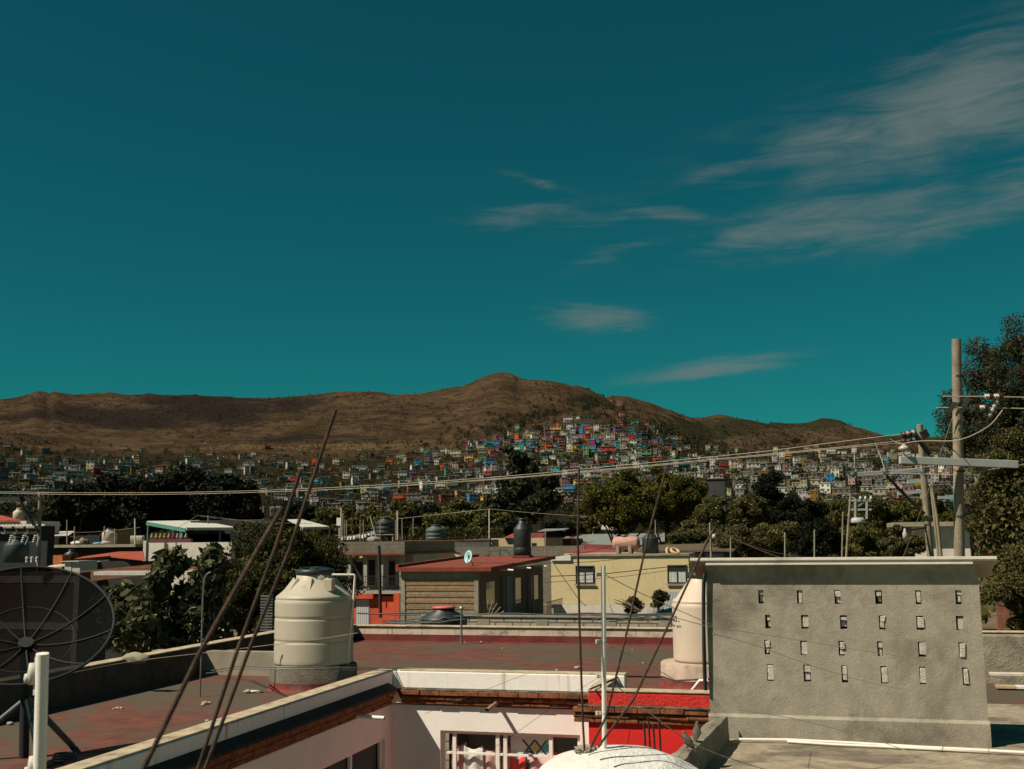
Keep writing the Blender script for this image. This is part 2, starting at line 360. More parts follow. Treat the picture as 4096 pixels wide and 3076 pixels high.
# shrubs and small trees scattered over the slopes: leaf clumps
LEAF_T = np.array([(-.5, 0, 0), (0, -.28, .04), (.5, 0, 0), (0, .28, .04)])
def rot_rand(n, r):
    q = r.normal(size=(n, 4)); q /= np.linalg.norm(q, axis=1)[:, None]; w, x, y, z = q.T
    return np.stack([np.stack([1-2*(y*y+z*z), 2*(x*y-z*w), 2*(x*z+y*w)], 1), np.stack([2*(x*y+z*w), 1-2*(x*x+z*z), 2*(y*z-x*w)], 1), np.stack([2*(x*z-y*w), 2*(y*z+x*w), 1-2*(x*x+y*y)], 1)], 1)
def leaves(cen, size, r, wide=.56, tpl=None):
    n = len(cen); t = LEAF_T.copy() if tpl is None else tpl; t = t*np.array([1, wide/.56, 1])
    V = np.einsum('nij,kj->nki', rot_rand(n, r), t)*np.asarray(size).reshape(-1, 1, 1)+cen[:, None, :]
    k = len(t); Fq = np.arange(n*k).reshape(n, k); return V.reshape(-1, 3), Fq
def build_scrub():
    r = np.random.default_rng(3)
    def clumps(pts, nl, rad, ls):
        c = np.repeat(pts, nl, 0); rd = np.repeat(rad, nl)[:, None]
        d = r.normal(size=c.shape); d /= np.linalg.norm(d, axis=1)[:, None]; d *= (r.random(len(c))**.4)[:, None]
        d[:, 2] = d[:, 2]*.9+.8; return leaves(c+d*rd*np.array([1, 1, 1.0]), np.repeat(rad, nl)*ls, r)
    P = []; rad = []
    while len(P) < 3300:                                     # trees between the houses
        px = r.uniform(-300, 4400); py = r.uniform(1770, 2075)
        if r.random() > (.9 if px > 2650 else .55 if px < 1000 else .6)*(.45 if py < 1850 and px < 1300 else 1): continue
        p = on_hill(px, py)
        if p is not None: P.append(p); rad.append(r.uniform(1.4, 4.2))
    for px, py, sx, sy, k in ((2350, 1612, 60, 28, 70), (2160, 1660, 60, 22, 30), (2480, 1650, 60, 22, 22), (2050, 1690, 60, 25, 40), (2640, 1700, 70, 30, 60), (2780, 1760, 120, 40, 160), (3000, 1740, 150, 25, 110), (3300, 1730, 200, 25, 120), (2250, 1715, 250, 60, 60), (1900, 1745, 80, 20, 30)):
        for _ in range(k):
            p = on_hill(r.normal(px, sx), r.normal(py, sy))
            if p is not None: P.append(p); rad.append(r.uniform(2.5, 6.5))
    for _ in range(420):
        px = r.uniform(-200, 4300); d = r.uniform(150, 460); q = od(px, 2150, d); P.append(Vector((q.x, q.y, r.uniform(1, 3)))); rad.append(r.uniform(2.2, 4.6))
    V, Fq = clumps(np.array(P), 70, np.array(rad), .42)
    o = rawmesh('hillside_trees', V, Fq, leafmat('far_tree', (.008, .011, .006, 1), (.042, .043, .018, 1), (.10, .08, .035, 1), .1)); setp(o, 'scrubby green trees growing among the houses on the slopes', 'trees', None, 'stuff')
    P = []; rad = []
    while len(P) < 4200:
        px = r.uniform(-300, 3500); py = r.uniform(1500, 1850)
        p = on_hill(px, py)
        if p is None: continue
        if noise.fractal((p.x*.004, p.y*.004, 0), 1, 2, 4) < r.uniform(-.5, .7): continue
        P.append(p); rad.append(r.uniform(.7, 2.3)*(1 if p.length < 2500 else 1.35))
    V, Fq = clumps(np.array(P), 14, np.array(rad), .8)
    o = rawmesh('hillside_shrubs', V, Fq, leafmat('dry_shrub', (.012, .011, .007, 1), (.045, .036, .02, 1), None, .05)); setp(o, 'low dark shrubs dotted over the dry grass hills', 'shrubs', None, 'stuff')
build_scrub()
# ------------------------------------------------------------------ hillside town
STAIN = (.10, .085, .07, 1)
HM = [objcol('town_paint', STAIN), glass('town_window'), mat('town_roof', C(150, 140, 125), .25, .6, .9, 0, stain=C(90, 75, 60), sscale=.3), mat('town_block', C(140, 128, 110), .25, .8, .95, 0, stain=C(80, 70, 60), sscale=.5), mat('town_tank', C(30, 30, 32), .2, 1, .6, 0)]
def house_kind(k, w, d, st, tank=True, annex=False, seed=0):
    """one small hillside house: stepped body with parapet, recessed windows and door, water tank; long footing for the slope"""
    r = random.Random(seed); h = st*2.8; mb = MB()
    mb.k = 3; mb.box(-w/2-.1, w/2+.1, -d/2-.1, d/2+.1, -7, 0)
    mb.k = 0; mb.box(-w/2, w/2, -d/2, d/2, 0, h)
    mb.k = 2; mb.box(-w/2-.35, w/2+.35, -d/2-.35, d/2+.3, h, h+.22)
    mb.k = 0; pb = .55
    mb.box(-w/2, w/2, d/2-.2, d/2, h+.22, h+.22+pb); mb.box(w/2-.2, w/2, -d/2, d/2-.2, h+.22, h+.22+pb)
    mb.k = 3
    for x, y in ((-w/2+.3, -d/2+.3), (w/2-.3, -d/2+.3), (0, -d/2+.3)): mb.box(x-.12, x+.12, y-.12, y+.12, h+.22, h+r.uniform(.8, 1.6))
    mb.k = 1; n = max(2, int(w/2.6))
    for s in range(st):
        for i in range(n):
            x = -w/2+w*(i+.5)/n+r.uniform(-.2, .2); a = r.choice([.5, .65, .8]); z = s*2.8
            if s == 0 and i == r.randrange(n): mb.box(x-.45, x+.45, -d/2-.04, -d/2+.1, z+.05, z+2.1)
            else: mb.box(x-a, x+a, -d/2-.04, -d/2+.1, z+1, z+2.1)
        for sx in (-1, 1):
            y = r.uniform(-d/4, d/4); mb.box(sx*w/2-.04, sx*w/2+.04, y-.6, y+.6, z+1, z+2.1)
    if st > 1:
        mb.k = 2; mb.box(-w/2, w/2, -d/2-1.0, -d/2-.36, 2.62, 2.78)
        mb.k = 0; mb.box(-w/2, w/2, -d/2-1.0, -d/2-.92, 2.78, 3.55)
    if annex:
        mb.k = 0; mb.box(w/2+.12, w/2+w*.45, -d/2+1, d/2, -.5, 2.5); mb.k = 2; mb.box(w/2+.12, w/2+w*.45+.2, -d/2+.8, d/2, 2.5, 2.7)
        mb.k = 1; mb.box(w/2+w*.15, w/2+w*.3, -d/2+.96, -d/2+1.05, .9, 1.9); mb.k = 3; mb.box(w/2+.2, w/2+w*.4, -d/2+.9, d/2, -7, -.5)
    if tank: mb.k = 4; mb.lathe((w/2-1.2, d/2-1.4, h+.22), [(0, 0), (.6, 0), (.6, 1.1), (.3, 1.4), (.25, 1.6), (0, 1.6)], 10)
    return mesh_of(k, mb, HM, (0, 0, 0))
HK = [house_kind('hill_house', 8, 6.5, 1, True, False, 1), house_kind('hill_house', 7, 6, 2, True, False, 2), house_kind('hill_house', 10, 7, 2, True, True, 3), house_kind('hill_house', 6, 6, 3, True, False, 4), house_kind('hill_house', 12, 6, 1, False, True, 5), house_kind('hill_house', 9, 7, 2, False, True, 6), house_kind('hill_house', 6.5, 5, 1, False, False, 8)]
HW = [8, 7, 10, 6, 12, 9, 6.5]; HH = [2.8, 5.6, 5.6, 8.4, 2.8, 5.6, 2.8]
PAL = dict(mint=C(110, 200, 150), turquoise=C(20, 165, 160), blue=C(20, 130, 195), orange=C(225, 90, 25), red=C(190, 18, 25), maroon=C(110, 20, 30), pink=C(225, 90, 110), magenta=C(175, 45, 120), purple=C(120, 45, 125), green=C(70, 130, 70), yellow=C(230, 170, 40), white=C(215, 208, 198), cream=C(205, 185, 150), tan=C(200, 150, 95), slate=C(75, 90, 110), teal=C(30, 125, 115), brick=C(130, 75, 50))
LAND = [  # (hue, pixel x, pixel y of the middle, kind, width factor)
 ('mint', 2069, 1713, 3, 1), ('blue', 1920, 1767, 0, 1), ('turquoise', 1963, 1773, 2, 1), ('blue', 1990, 1778, 1, 1), ('orange', 2026, 1770, 1, 1), ('red', 1955, 1800, 4, 1.1), ('green', 1937, 1828, 0, 1.2), ('orange', 1969, 1822, 1, .8), ('purple', 2004, 1798, 0, 1), ('blue', 1960, 1850, 2, 1), ('red', 1890, 1856, 4, .8), ('pink', 1957, 1877, 4, 1.1), ('red', 1955, 1900, 1, 1), ('red', 1925, 1932, 0, 1), ('purple', 1651, 1892, 1, 1), ('magenta', 1672, 1915, 4, 1), ('magenta', 1731, 1893, 0, 1), ('yellow', 1806, 1882, 1, .8), ('white', 1699, 1952, 3, 1.2), ('brick', 1646, 1957, 1, 1.1), ('orange', 1594, 1989, 2, .8), ('orange', 1629, 1986, 0, 1), ('yellow', 1716, 2002, 1, .8), ('red', 1782, 1996, 2, .9), ('tan', 1835, 1980, 3, .8), ('white', 1905, 1967, 4, 1), ('blue', 1890, 1994, 1, 1), ('yellow', 1945, 1993, 0, .9), ('turquoise', 1259, 1925, 2, .9), ('white', 1286, 1974, 0, 1), ('white', 1254, 2007, 2, .8), ('blue', 1572, 2026, 4, .6), ('yellow', 1492, 2019, 4, .6), ('magenta', 1776, 2020, 4, .6), ('yellow', 1783, 2034, 0, .6), ('cream', 1453, 1830, 3, .9), ('cream', 1346, 1848, 1, 1.1), ('cream', 1825, 1816, 2, 1.2), ('white', 1388, 1904, 1, 1.1),
 ('yellow', 2226, 1718, 2, 1.5), ('pink', 2189, 1731, 1, 1.1), ('yellow', 2124, 1744, 2, 1), ('red', 2229, 1704, 4, 1.1), ('orange', 2224, 1757, 2, 1), ('red', 2201, 1765, 1, 1), ('blue', 2137, 1794, 1, 1.2), ('orange', 2160, 1800, 0, 1), ('turquoise', 2132, 1820, 4, .7), ('blue', 2229, 1778, 0, 1), ('magenta', 2144, 1769, 4, 1), ('white', 2273, 1680, 2, 1.3), ('white', 2345, 1672, 4, 2.2), ('blue', 2343, 1699, 4, 1), ('brick', 2423, 1717, 1, 1.4), ('purple', 2472, 1724, 1, 1.3), ('red', 2482, 1690, 1, 1), ('pink', 2487, 1661, 1, 1), ('turquoise', 2542, 1694, 2, 1), ('red', 2562, 1704, 0, .8), ('pink', 2587, 1698, 1, .8), ('turquoise', 2609, 1718, 1, 1.1), ('yellow', 2621, 1728, 0, 1), ('white', 2449, 1752, 5, 1.2), ('teal', 2502, 1759, 4, 1), ('blue', 2388, 1775, 3, 1), ('turquoise', 2368, 1795, 2, .9), ('red', 2433, 1806, 2, 1.4), ('purple', 2393, 1817, 4, 1), ('white', 2552, 1820, 3, .9), ('brick', 2671, 1806, 2, 1.2), ('slate', 2646, 1782, 4, 1.2), ('green', 2589, 1819, 1, 1.4), ('orange', 2614, 1838, 4, 1.2), ('turquoise', 2681, 1842, 2, .8), ('orange', 2413, 1852, 4, 1), ('magenta', 2393, 1872, 4, .8), ('green', 2244, 1821, 4, .7), ('green', 2348, 1815, 3, .9), ('magenta', 2298, 1820, 4, .8), ('magenta', 2622, 1771, 1, .9), ('orange', 2388, 1745, 4, .7), ('orange', 2671, 1769, 1, .8), ('blue', 2283, 1954, 2, .9), ('yellow', 2323, 1940, 1, 1.4), ('maroon', 2283, 1979, 4, .8), ('white', 2258, 1995, 2, .7), ('orange', 2370, 1995, 2, .8), ('white', 2333, 1994, 0, .9), ('turquoise', 2738, 1840, 2, .8), ('cream', 2935, 1867, 3, 1.1), ('white', 3014, 1870, 5, 1.2),
 ('white', 3325, 1806, 5, 1.2), ('turquoise', 3545, 1843, 1, 1), ('teal', 3115, 1792, 4, 1), ('cream', 3290, 1825, 1, 1), ('cream', 100, 1815, 1, 1), ('white', 180, 1768, 0, 1), ('blue', 822, 1771, 0, .9), ('cream', 365, 1870, 3, 1.2), ('cream', 300, 1905, 5, 1.4), ('cream', 440, 1855, 2, 1.2), ('cream', 500, 1855, 5, 1.2), ('cream', 545, 1850, 3, 1), ('white', 985, 1872, 0, 1.1), ('white', 1015, 1817, 1, .8), ('cream', 760, 1845, 5, 1), ('turquoise', 1060, 1925, 0, 1), ('white', 240, 1915, 1, 1.2), ('white', 40, 1955, 4, .8)]
def town():
    r = random.Random(11); places = []; occ = []
    def put(px, py, hue, k, f, rnd=False):
        p = on_hill(px, py)
        if p is None: return False
        dist = p.length; wpx = HW[k]*f*F/dist
        if rnd:
            for q in occ:
                if abs(q[0]-px) < (q[2]+wpx)*.34 and abs(q[1]-py) < 5+wpx*.09: return False
        occ.append((px, py, wpx)); c = PAL[hue] if hue in PAL else hue
        nm = hue if hue in PAL else 'grey'
        yaw = math.atan2(-p.x, p.y)+r.uniform(-.35, .35)
        dk = r.uniform(.62, .95) if nm != 'grey' else r.uniform(.45, .9); gy = sum(c[:3])/3; col = tuple(min(.9, (x*.88+gy*.12)*dk) for x in c[:3])+(1,)
        places.append(dict(px=px, py=py, hue=nm, k=k, f=f, p=p, yaw=yaw, col=col, w=wpx)); return True
    for hue, px, py, k, f in LAND:
        p = on_hill(px, py+6)
        if p is None: continue
        put(px, py+HH[k]*F/p.length*.45, hue, k, f)
    greys = [C(150, 138, 120), C(170, 160, 142), C(125, 115, 102), C(185, 175, 160), C(200, 190, 170), C(110, 100, 90), C(150, 150, 145)]
    tries = 0
    while len(places) < 1150 and tries < 26000:
        tries += 1
        px = r.uniform(-200, 4200); py = r.choice([r.gauss(1900, 55), r.uniform(1790, 2050)])
        if r.random() < .3: px = r.uniform(1850, 2720); py = r.uniform(1685, 1810)
        if px < 1500: dens = .55 if py > 1850 else .2 if py > 1780 else .04
        elif px < 2760: dens = 1.0 if py > 1700+abs(px-2330)*.16 else 0
        else: dens = .9 if py > 1800 else .18
        if py > 2055 or r.random() > dens: continue
        bright = 1500 < px < 2760 and py < 1880 and r.random() < .36
        hue = r.choice(['turquoise', 'turquoise', 'blue', 'orange', 'orange', 'blue', 'red', 'turquoise', 'magenta', 'green', 'yellow', 'yellow', 'teal', 'maroon', 'white', 'white']) if bright else r.choice(greys+['white', 'cream', 'brick', 'white'] if r.random() < (.9 if px < 2760 else .965) else ['blue', 'red', 'turquoise', 'orange'])
        put(px, py, hue, r.choice([0, 0, 1, 2, 4, 5, 6, 3]), r.uniform(.7, 1.1), True)
    order = sorted(range(len(places)), key=lambda i: -places[i]['w']*(5 if i < len(LAND) else 1))
    single = [places[i] for i in order[:290]]; rest = [places[i] for i in order[290:]]
    def zone(q):
        px, py = q['px'], q['py']
        h = 'high on' if py < 1790 else 'halfway up' if py < 1880 else 'low on'
        a = ('the slope above the dark tree mass' if px < 700 else 'the brown slope behind the tilted rusty rods' if px < 1350 else 'the west flank of the colourful hill' if px < 1850 else 'the hill beside the tall eucalyptus' if px < 2200 else 'the middle of the colourful hill' if px < 2480 else 'the east flank of the colourful hill' if px < 2800 else 'the grey town under the far ridges' if px < 3250 else 'the slope behind the utility poles')
        return h+' '+a
    nst = ['single-storey', 'two-storey', 'wide two-storey', 'tall three-storey', 'long low', 'two-storey', 'small single-storey']
    cells = {}
    for q in single: cells.setdefault((q['hue'], nst[q['k']], zone(q)), []).append(q)
    ords = ['westernmost', 'second from west', 'third from west', 'fourth from west', 'fifth from west', 'sixth from west', 'seventh from west', 'eighth from west', 'ninth from west', 'tenth from west', 'eleventh from west', 'twelfth from west', 'thirteenth from west', 'fourteenth from west']
    for (hue, s, z), L in cells.items():
        L.sort(key=lambda q: q['px'])
        for i, q in enumerate(L):
            q['label'] = f'{s} {hue} house {z}' if len(L) == 1 else f'{s} {hue} house {z}, {ords[min(i, 13)]}'
            q['label'] = ' '.join(q['label'].replace('tall three-storey', 'three-storey').replace('the brown slope behind the tilted rusty rods', 'the brown slope behind the rusty rods').replace('the slope above the dark tree mass', 'the slope above the dark trees').replace('single-storey', 'one-storey').replace('wide two-storey', 'wide').replace(' from west', ' from west').split()[:16])
    for q in single:
        o = bpy.data.objects.new('hill_house', HK[q['k']]); COL.objects.link(o); o.location = q['p']-Vector((0, 0, .3)); o.rotation_euler = (0, 0, q['yaw']); o.scale = (q['f'], q['f'], min(1.1, max(.85, q['f']))); o.color = q['col']
        setp(o, q['label'], 'house', 'houses crowding the hillside')
    V = []; Fs = []; mi = []; off = 0; cm = {}
    mats = [HM[1], HM[2], HM[3], HM[4]]
    for q in rest:
        key = tuple(round(c, 1) for c in q['col'][:3])
        if key not in cm: cm[key] = len(mats); mats.append(mat('paint_%d_%d_%d' % tuple(int(c*10) for c in key), tuple(key)+(1,), .2, .8, .9, 0, stain=STAIN, sscale=.5))
        me = HK[q['k']]; T = Matrix.Translation(q['p']-Vector((0, 0, .3))) @ Matrix.Rotation(q['yaw'], 4, 'Z') @ Matrix.Diagonal((q['f'], q['f'], 1, 1))
        V += [tuple(T @ v.co) for v in me.vertices]
        for f in me.polygons: Fs.append([v+off for v in f.vertices]); mi.append(cm[key] if f.material_index == 0 else f.material_index-1)
        off = len(V)
    me = bpy.data.meshes.new('distant_houses'); me.from_pydata(V, [], Fs)
    for m in mats: me.materials.append(m)
    me.polygons.foreach_set('material_index', mi)
    o = bpy.data.objects.new('distant_houses', me); COL.objects.link(o); setp(o, 'mass of smallest grey and pale houses scattered over the slopes', 'houses', None, 'stuff')
town()
# ------------------------------------------------------------------ the courtyard house and its red roof
ZR = 6.6
m_roof = mat('roof_paint', (.118, .035, .021, 1), .3, 3.2, .95, .45, 40, stain=(.072, .056, .036, 1), sscale=.5, slo=.40, shi=.58)
m_white = mat('white_plaster', (.84, .79, .74, 1), .04, 3, .85, .35, 45, stain=(.70, .63, .57, 1), sscale=.8, slo=.58, shi=.85)
m_whitep = mat('white_parapet', (.84, .79, .74, 1), .04, 3, .85, .35, 45, stain=(.52, .45, .37, 1), sscale=1.6, slo=.60, shi=.78, streak=(.45, .33, .22, 1))
m_cap = mat('parapet_cap', (.42, .34, .23, 1), .25, 7, .9, .5, 50, stain=(.12, .10, .075, 1), sscale=2.5, slo=.55, shi=.7)
m_brickc = mat('clay_brick', (.215, .068, .020, 1), .5, 12, .9, .6, 70, stain=(.06, .035, .022, 1), sscale=6, slo=.5, shi=.7)
m_ledge = mat('mossy_ledge', (.15, .12, .08, 1), .5, 14, .95, .7, 60, stain=(.035, .03, .022, 1), sscale=7, slo=.42, shi=.6)
m_red = mat('red_paint', (.66, .010, .006, 1), .1, 4, .75, .5, 45, stain=(.5, .03, .02, 1), sscale=1.5, slo=.5, shi=.8)
m_redrough = mat('red_rough', (.60, .022, .014, 1), .18, 6, .85, 1.0, 28, stain=(.45, .05, .035, 1), sscale=2, slo=.5, shi=.75, bd=.02)
m_conc = mat('plaster_grey', (.305, .272, .215, 1), .13, 6, .92, .42, 44, stain=(.155, .132, .095, 1), sscale=.85, slo=.47, shi=.68, bd=.014)
m_concr = mat('rough_grey', (.28, .245, .185, 1), .2, 9, .95, 1.0, 30, stain=(.13, .115, .085, 1), sscale=1.6, slo=.45, shi=.7, bd=.02)
m_floor = mat('deck_grey', (.30, .25, .175, 1), .2, 7, .95, .6, 30, stain=(.12, .10, .072, 1), sscale=1.1, slo=.42, shi=.62, bd=.012)
m_blk = mat('block_stub', (.47, .44, .39, 1), .25, 30, .95, 1.0, 60, bd=.01)
m_pvc = mat('white_pipe', (.74, .69, .62, 1), .05, 4, .45, .05, 40)
m_blackpipe = mat('black_hose', (.030, .036, .038, 1), .2, 6, .5, .1, 40)
m_galv = mat('grey_conduit', (.17, .18, .17, 1), .3, 9, .5, .2, 40, metal=.5)
m_dark = mat('dark_inside', (.012, .011, .010, 1), .3, 3, .8, 0)
m_frame = mat('white_metal', (.82, .78, .73, 1), .06, 6, .5, .1, 40)
m_rust = mat('rust_rod', (.075, .040, .024, 1), .4, 30, .9, .7, 120, stain=(.030, .019, .014, 1), sscale=14, slo=.4, shi=.6, bd=.004)
house = thing('flat_roofed_house', 'white and red courtyard house with worn red flat roof and brick cornice', 'house', (-5.5, 14.4, 0))
XL, YF = -5.5, 14.4
ztop = 6.86
g = MB(); zd = ZR-.25
for r_ in (((-9.1, XL-.2), (4.5, 21.6)), ((XL-.2, 7), (YF+.2, 21.6)), ((-2.45, .6), (13.65, YF+.2))): g.box(r_[0][0], r_[0][1], r_[1][0], r_[1][1], zd, ZR)
obj('roof', g, m_roof, house)
def window(parent, name, o, ux, w, h, nrm, cols, bars, fr=.045, mf=None, dep=.07, panes=None, mp=None):
    """metal window set back in its opening: o = top corner, ux = unit along it, nrm = outward"""
    mf = mf or m_frame; o = Vector(o)-Vector(nrm)*dep; ux = Vector(ux); n = Vector(nrm); z = Vector((0, 0, 1)); g = MB()
    def rail(a, b, t): g.bar(a, b, t, t*.9, up=n)
    rail(o+ux*fr/2, o+ux*fr/2-z*h, fr); rail(o+ux*(w-fr/2), o+ux*(w-fr/2)-z*h, fr)
    rail(o+ux*fr-z*fr/2, o+ux*(w-fr)-z*fr/2, fr); rail(o+ux*fr-z*(h-fr/2), o+ux*(w-fr)-z*(h-fr/2), fr)
    xs = [fr]+[w*c for c in cols]+[w-fr]
    for c in cols: rail(o+ux*w*c-z*fr, o+ux*w*c-z*(h-fr), fr*1.1)
    f = obj(name, g, mf, parent, bevel=.004)
    for a in bars:
        b = MB()
        for i in range(len(xs)-1): b.bar(o+ux*(xs[i]+.03)-z*h*a+n*.012, o+ux*(xs[i+1]-.03)-z*h*a+n*.012, .028)
        obj('window_bar', b, mf, f)
    q = MB(); p0 = o-n*.03
    q.slab([p0, p0+ux*w, p0+ux*w-z*h, p0-z*h], .006, -n); obj('pane', q, mp or glass('clear_pane'), f)
    return f
# left wing: wall towards the courtyard, its window, parapet and cornice
pw = ox(1541, 2950, XL); ww = 3.4; wz = pw.z; wy1 = pw.y; wy0 = wy1-ww; wh = 1.35
g = MB(); g.box(XL-.2, XL, 4.5, wy0, 2.6, 6.42); g.box(XL-.2, XL, wy1, YF, 2.6, 6.42); g.box(XL-.2, XL, wy0, wy1, wz, 6.42); g.box(XL-.2, XL, wy0, wy1, 2.6, wz-wh)
obj('wall', g, m_white, house)
window(house, 'window', (XL, wy1, wz), (0, -1, 0), ww, wh, (1, 0, 0), (.30, .64), (.3, .62))
g = MB(); g.box(XL-.2, XL+.012, 4.5, YF-.012, 6.64, ztop); obj('parapet', g, m_whitep, house, bevel=.012)
g = MB(); g.box(XL-.215, XL+.0, 4.5, YF+.1, ztop+.001, ztop+.02); obj('parapet_cap', g, m_cap, house, bevel=.008)
def cornice(x0, x1, face, along, zt, out=1.0, seed=0):
    """three brick courses: flat, half round, flat; along = 'x' faces -Y at y=face, 'y' faces +X at x=face"""
    r = random.Random(seed); g = MB()
    def bx(a, b, p, z0, z1):
        if along == 'x': g.box(a, b, face-p, face+.0, z0, z1)
        else: g.box(face, face+p, a, b, z0, z1)
    for L, p, z0, z1, rd in ((.272, .118, -.058, 0, 0), (.235, .088, -.135, -.060, 1), (.262, .055, -.182, -.137, 0)):
        a = x0+r.uniform(-.1, 0); p *= out
        while a < x1:
            b = a+L; j = r.uniform(-.006, .006); s0, s1 = max(a+.004, x0), min(b-.004, x1)
            if s1-s0 > .02:
                if rd:
                    rad = .036; c = face-(p-rad) if along == 'x' else face+p-rad
                    pts = [(s0, c, zt-.1+j), (s1, c, zt-.1+j+r.uniform(-.004, .004))] if along == 'x' else [(c, s0, zt-.1+j), (c, s1, zt-.1+j)]
                    g.tube(pts, rad+r.uniform(-.003, .003), 12); bx(s0, s1, p-rad, zt-.134, zt-.066)
                else: bx(s0, s1, p+j*1.5, zt+z0+j*.5, zt+z1)
            a = b
    return g
zc = 6.625
obj('cornice', cornice(4.5, YF-.16, XL, 'y', zc, seed=1), m_brickc, house, bevel=.006)
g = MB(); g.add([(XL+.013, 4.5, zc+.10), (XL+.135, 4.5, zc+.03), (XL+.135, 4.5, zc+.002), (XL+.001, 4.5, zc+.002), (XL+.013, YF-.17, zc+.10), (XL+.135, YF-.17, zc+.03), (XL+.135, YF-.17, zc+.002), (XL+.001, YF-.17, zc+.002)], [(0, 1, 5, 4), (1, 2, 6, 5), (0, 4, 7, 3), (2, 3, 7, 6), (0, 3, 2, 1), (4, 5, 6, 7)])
obj('cornice_ledge', g, mat('mould_and_shade', (.022, .018, .015, 1), .5, 14, .95, .6, 60), house)  # black mould, with the ledge's shade darkened into the same colour
# front wing: wall facing the viewer
pf = oy(1761, 2921, YF); pr = oy(2326, 2950, YF); fx0, fx1, fz = pf.x, pr.x-.02, pf.z; fh = 1.35; xe = -2.62
g = MB(); g.box(XL, fx0, YF, YF+.2, 2.6, 6.42); g.box(fx1, xe+.6, YF, YF+.2, 2.6, 6.42); g.box(fx0, fx1, YF, YF+.2, fz, 6.42); g.box(fx0, fx1, YF, YF+.2, 2.6, fz-fh)
obj('wall', g, m_white, house)
wf = window(house, 'window', (fx0, YF, fz), (1, 0, 0), fx1-fx0, fh, (0, -1, 0), (.095, .41, .465, .79), (.215, .45, .72), panes=0, mp=glass('see_through'))
g = MB(); g.box(XL+.012, xe+.3, YF-.012, YF+.2, 6.64, ztop); obj('parapet', g, m_whitep, house, bevel=.012)
g = MB(); g.box(XL+.1, xe+.3, YF+.0, YF+.215, ztop+.001, ztop+.018); obj('parapet_cap', g, m_cap, house, bevel=.006)
obj('cornice', cornice(XL+.165, xe-.02, YF, 'x', zc, seed=2), m_brickc, house, bevel=.006)
g = MB(); g.box(XL+.17, xe-.02, YF-.112, YF-.0, zc+.001, zc+.013); obj('cornice_ledge', g, m_ledge, house)
# what shows through the front window: bright printed cloths and a poster hung inside
def clear(m):
    n = m.node_tree.nodes; l = m.node_tree.links; t = n.new('ShaderNodeBsdfTransparent'); q = n.new('ShaderNodeBsdfGlossy'); q.inputs['Roughness'].default_value = .03
    x = n.new('ShaderNodeMixShader'); x.inputs[0].default_value = .05; l.new(t.outputs[0], x.inputs[1]); l.new(q.outputs[0], x.inputs[2]); l.new(x.outputs[0], n['Material Output'].inputs[0])
clear(MATS['see_through'])
def cloth(name, x0, x1, ztop_, zbot, y, label, m, amp=.035, fr=9, taper=0, seed=0, group=None):
    n = 18; k = 10; V = []; r = random.Random(seed); ph = r.uniform(0, 6)
    for i in range(n+1):
        for j in range(k+1):
            u, v = i/n, j/k; x = x0+(x1-x0)*(.5+(u-.5)*(1-taper*v)); sag = .05*math.sin(math.pi*u)*(1-v)
            V.append((x, y+amp*math.sin(u*fr+ph)*(.3+v), ztop_-sag-(ztop_-zbot)*v))
    g = MB(); g.add(V, [(i*(k+1)+j, (i+1)*(k+1)+j, (i+1)*(k+1)+j+1, i*(k+1)+j+1) for i in range(n) for j in range(k)], True)
    o = obj(name, g, m, label=label, cat='cloth', group=group, fix=False); md = o.modifiers.new('t', 'SOLIDIFY'); md.thickness = .006
    return o
m_kpink = mat('cloth_pink', (.62, .36, .33, 1), .1, 6, .9, .1, 40, stain=(.62, .06, .06, 1), sscale=3.5, slo=.55, shi=.6)
m_kwhite = mat('cloth_white', (.66, .63, .60, 1), .06, 5, .9, .1, 40, stain=(.40, .42, .38, 1), sscale=3, slo=.55, shi=.62)
m_kred = mat('cloth_red', (.62, .05, .04, 1), .1, 6, .9, .1, 40, stain=(.7, .45, .42, 1), sscale=6, slo=.58, shi=.62)
fw = fx1-fx0; ya = YF+.135
for a, b, t, bb, mm, tp, lb in ((.06, .17, -.16, -.75, m_kpink, .1, 'pink patterned cloth beside the frame edge inside the white window'), (.155, .29, -.2, -1.2, m_kwhite, -.1, 'white printed cloth with green circle hung inside the wide window'), (.28, .40, -.22, -1.2, m_kpink, .0, 'pink and white cloth with red hem in the first window panel'), (.43, .49, -.2, -1.2, m_kpink, .2, 'narrow pink cloth behind the thin window mullion'), (.48, .60, -.30, -1.3, m_kred, .62, 'red and white cloth tied back at the dark gap in the window'), (.63, .78, -.30, -1.3, m_kpink, -.3, 'pink cloth with blue round print drawn back from the gap'), (.80, .97, -.24, -.9, m_kred, .1, 'red dotted cloth drooping behind the last window panel')):
    cloth('hanging_cloth', fx0+fw*a, fx0+fw*b, fz+t, fz+bb, ya+random.uniform(-.02, .05), lb, mm, taper=tp, seed=int(a*100), group='cloths hung inside the window')
room = MB(); room.box(fx0-.4, fx1+.4, YF+1.6, YF+1.65, fz-1.9, fz+.5); obj('inner_wall', room, mat('room_wall', (.05, .045, .04, 1), .2, 3), house)
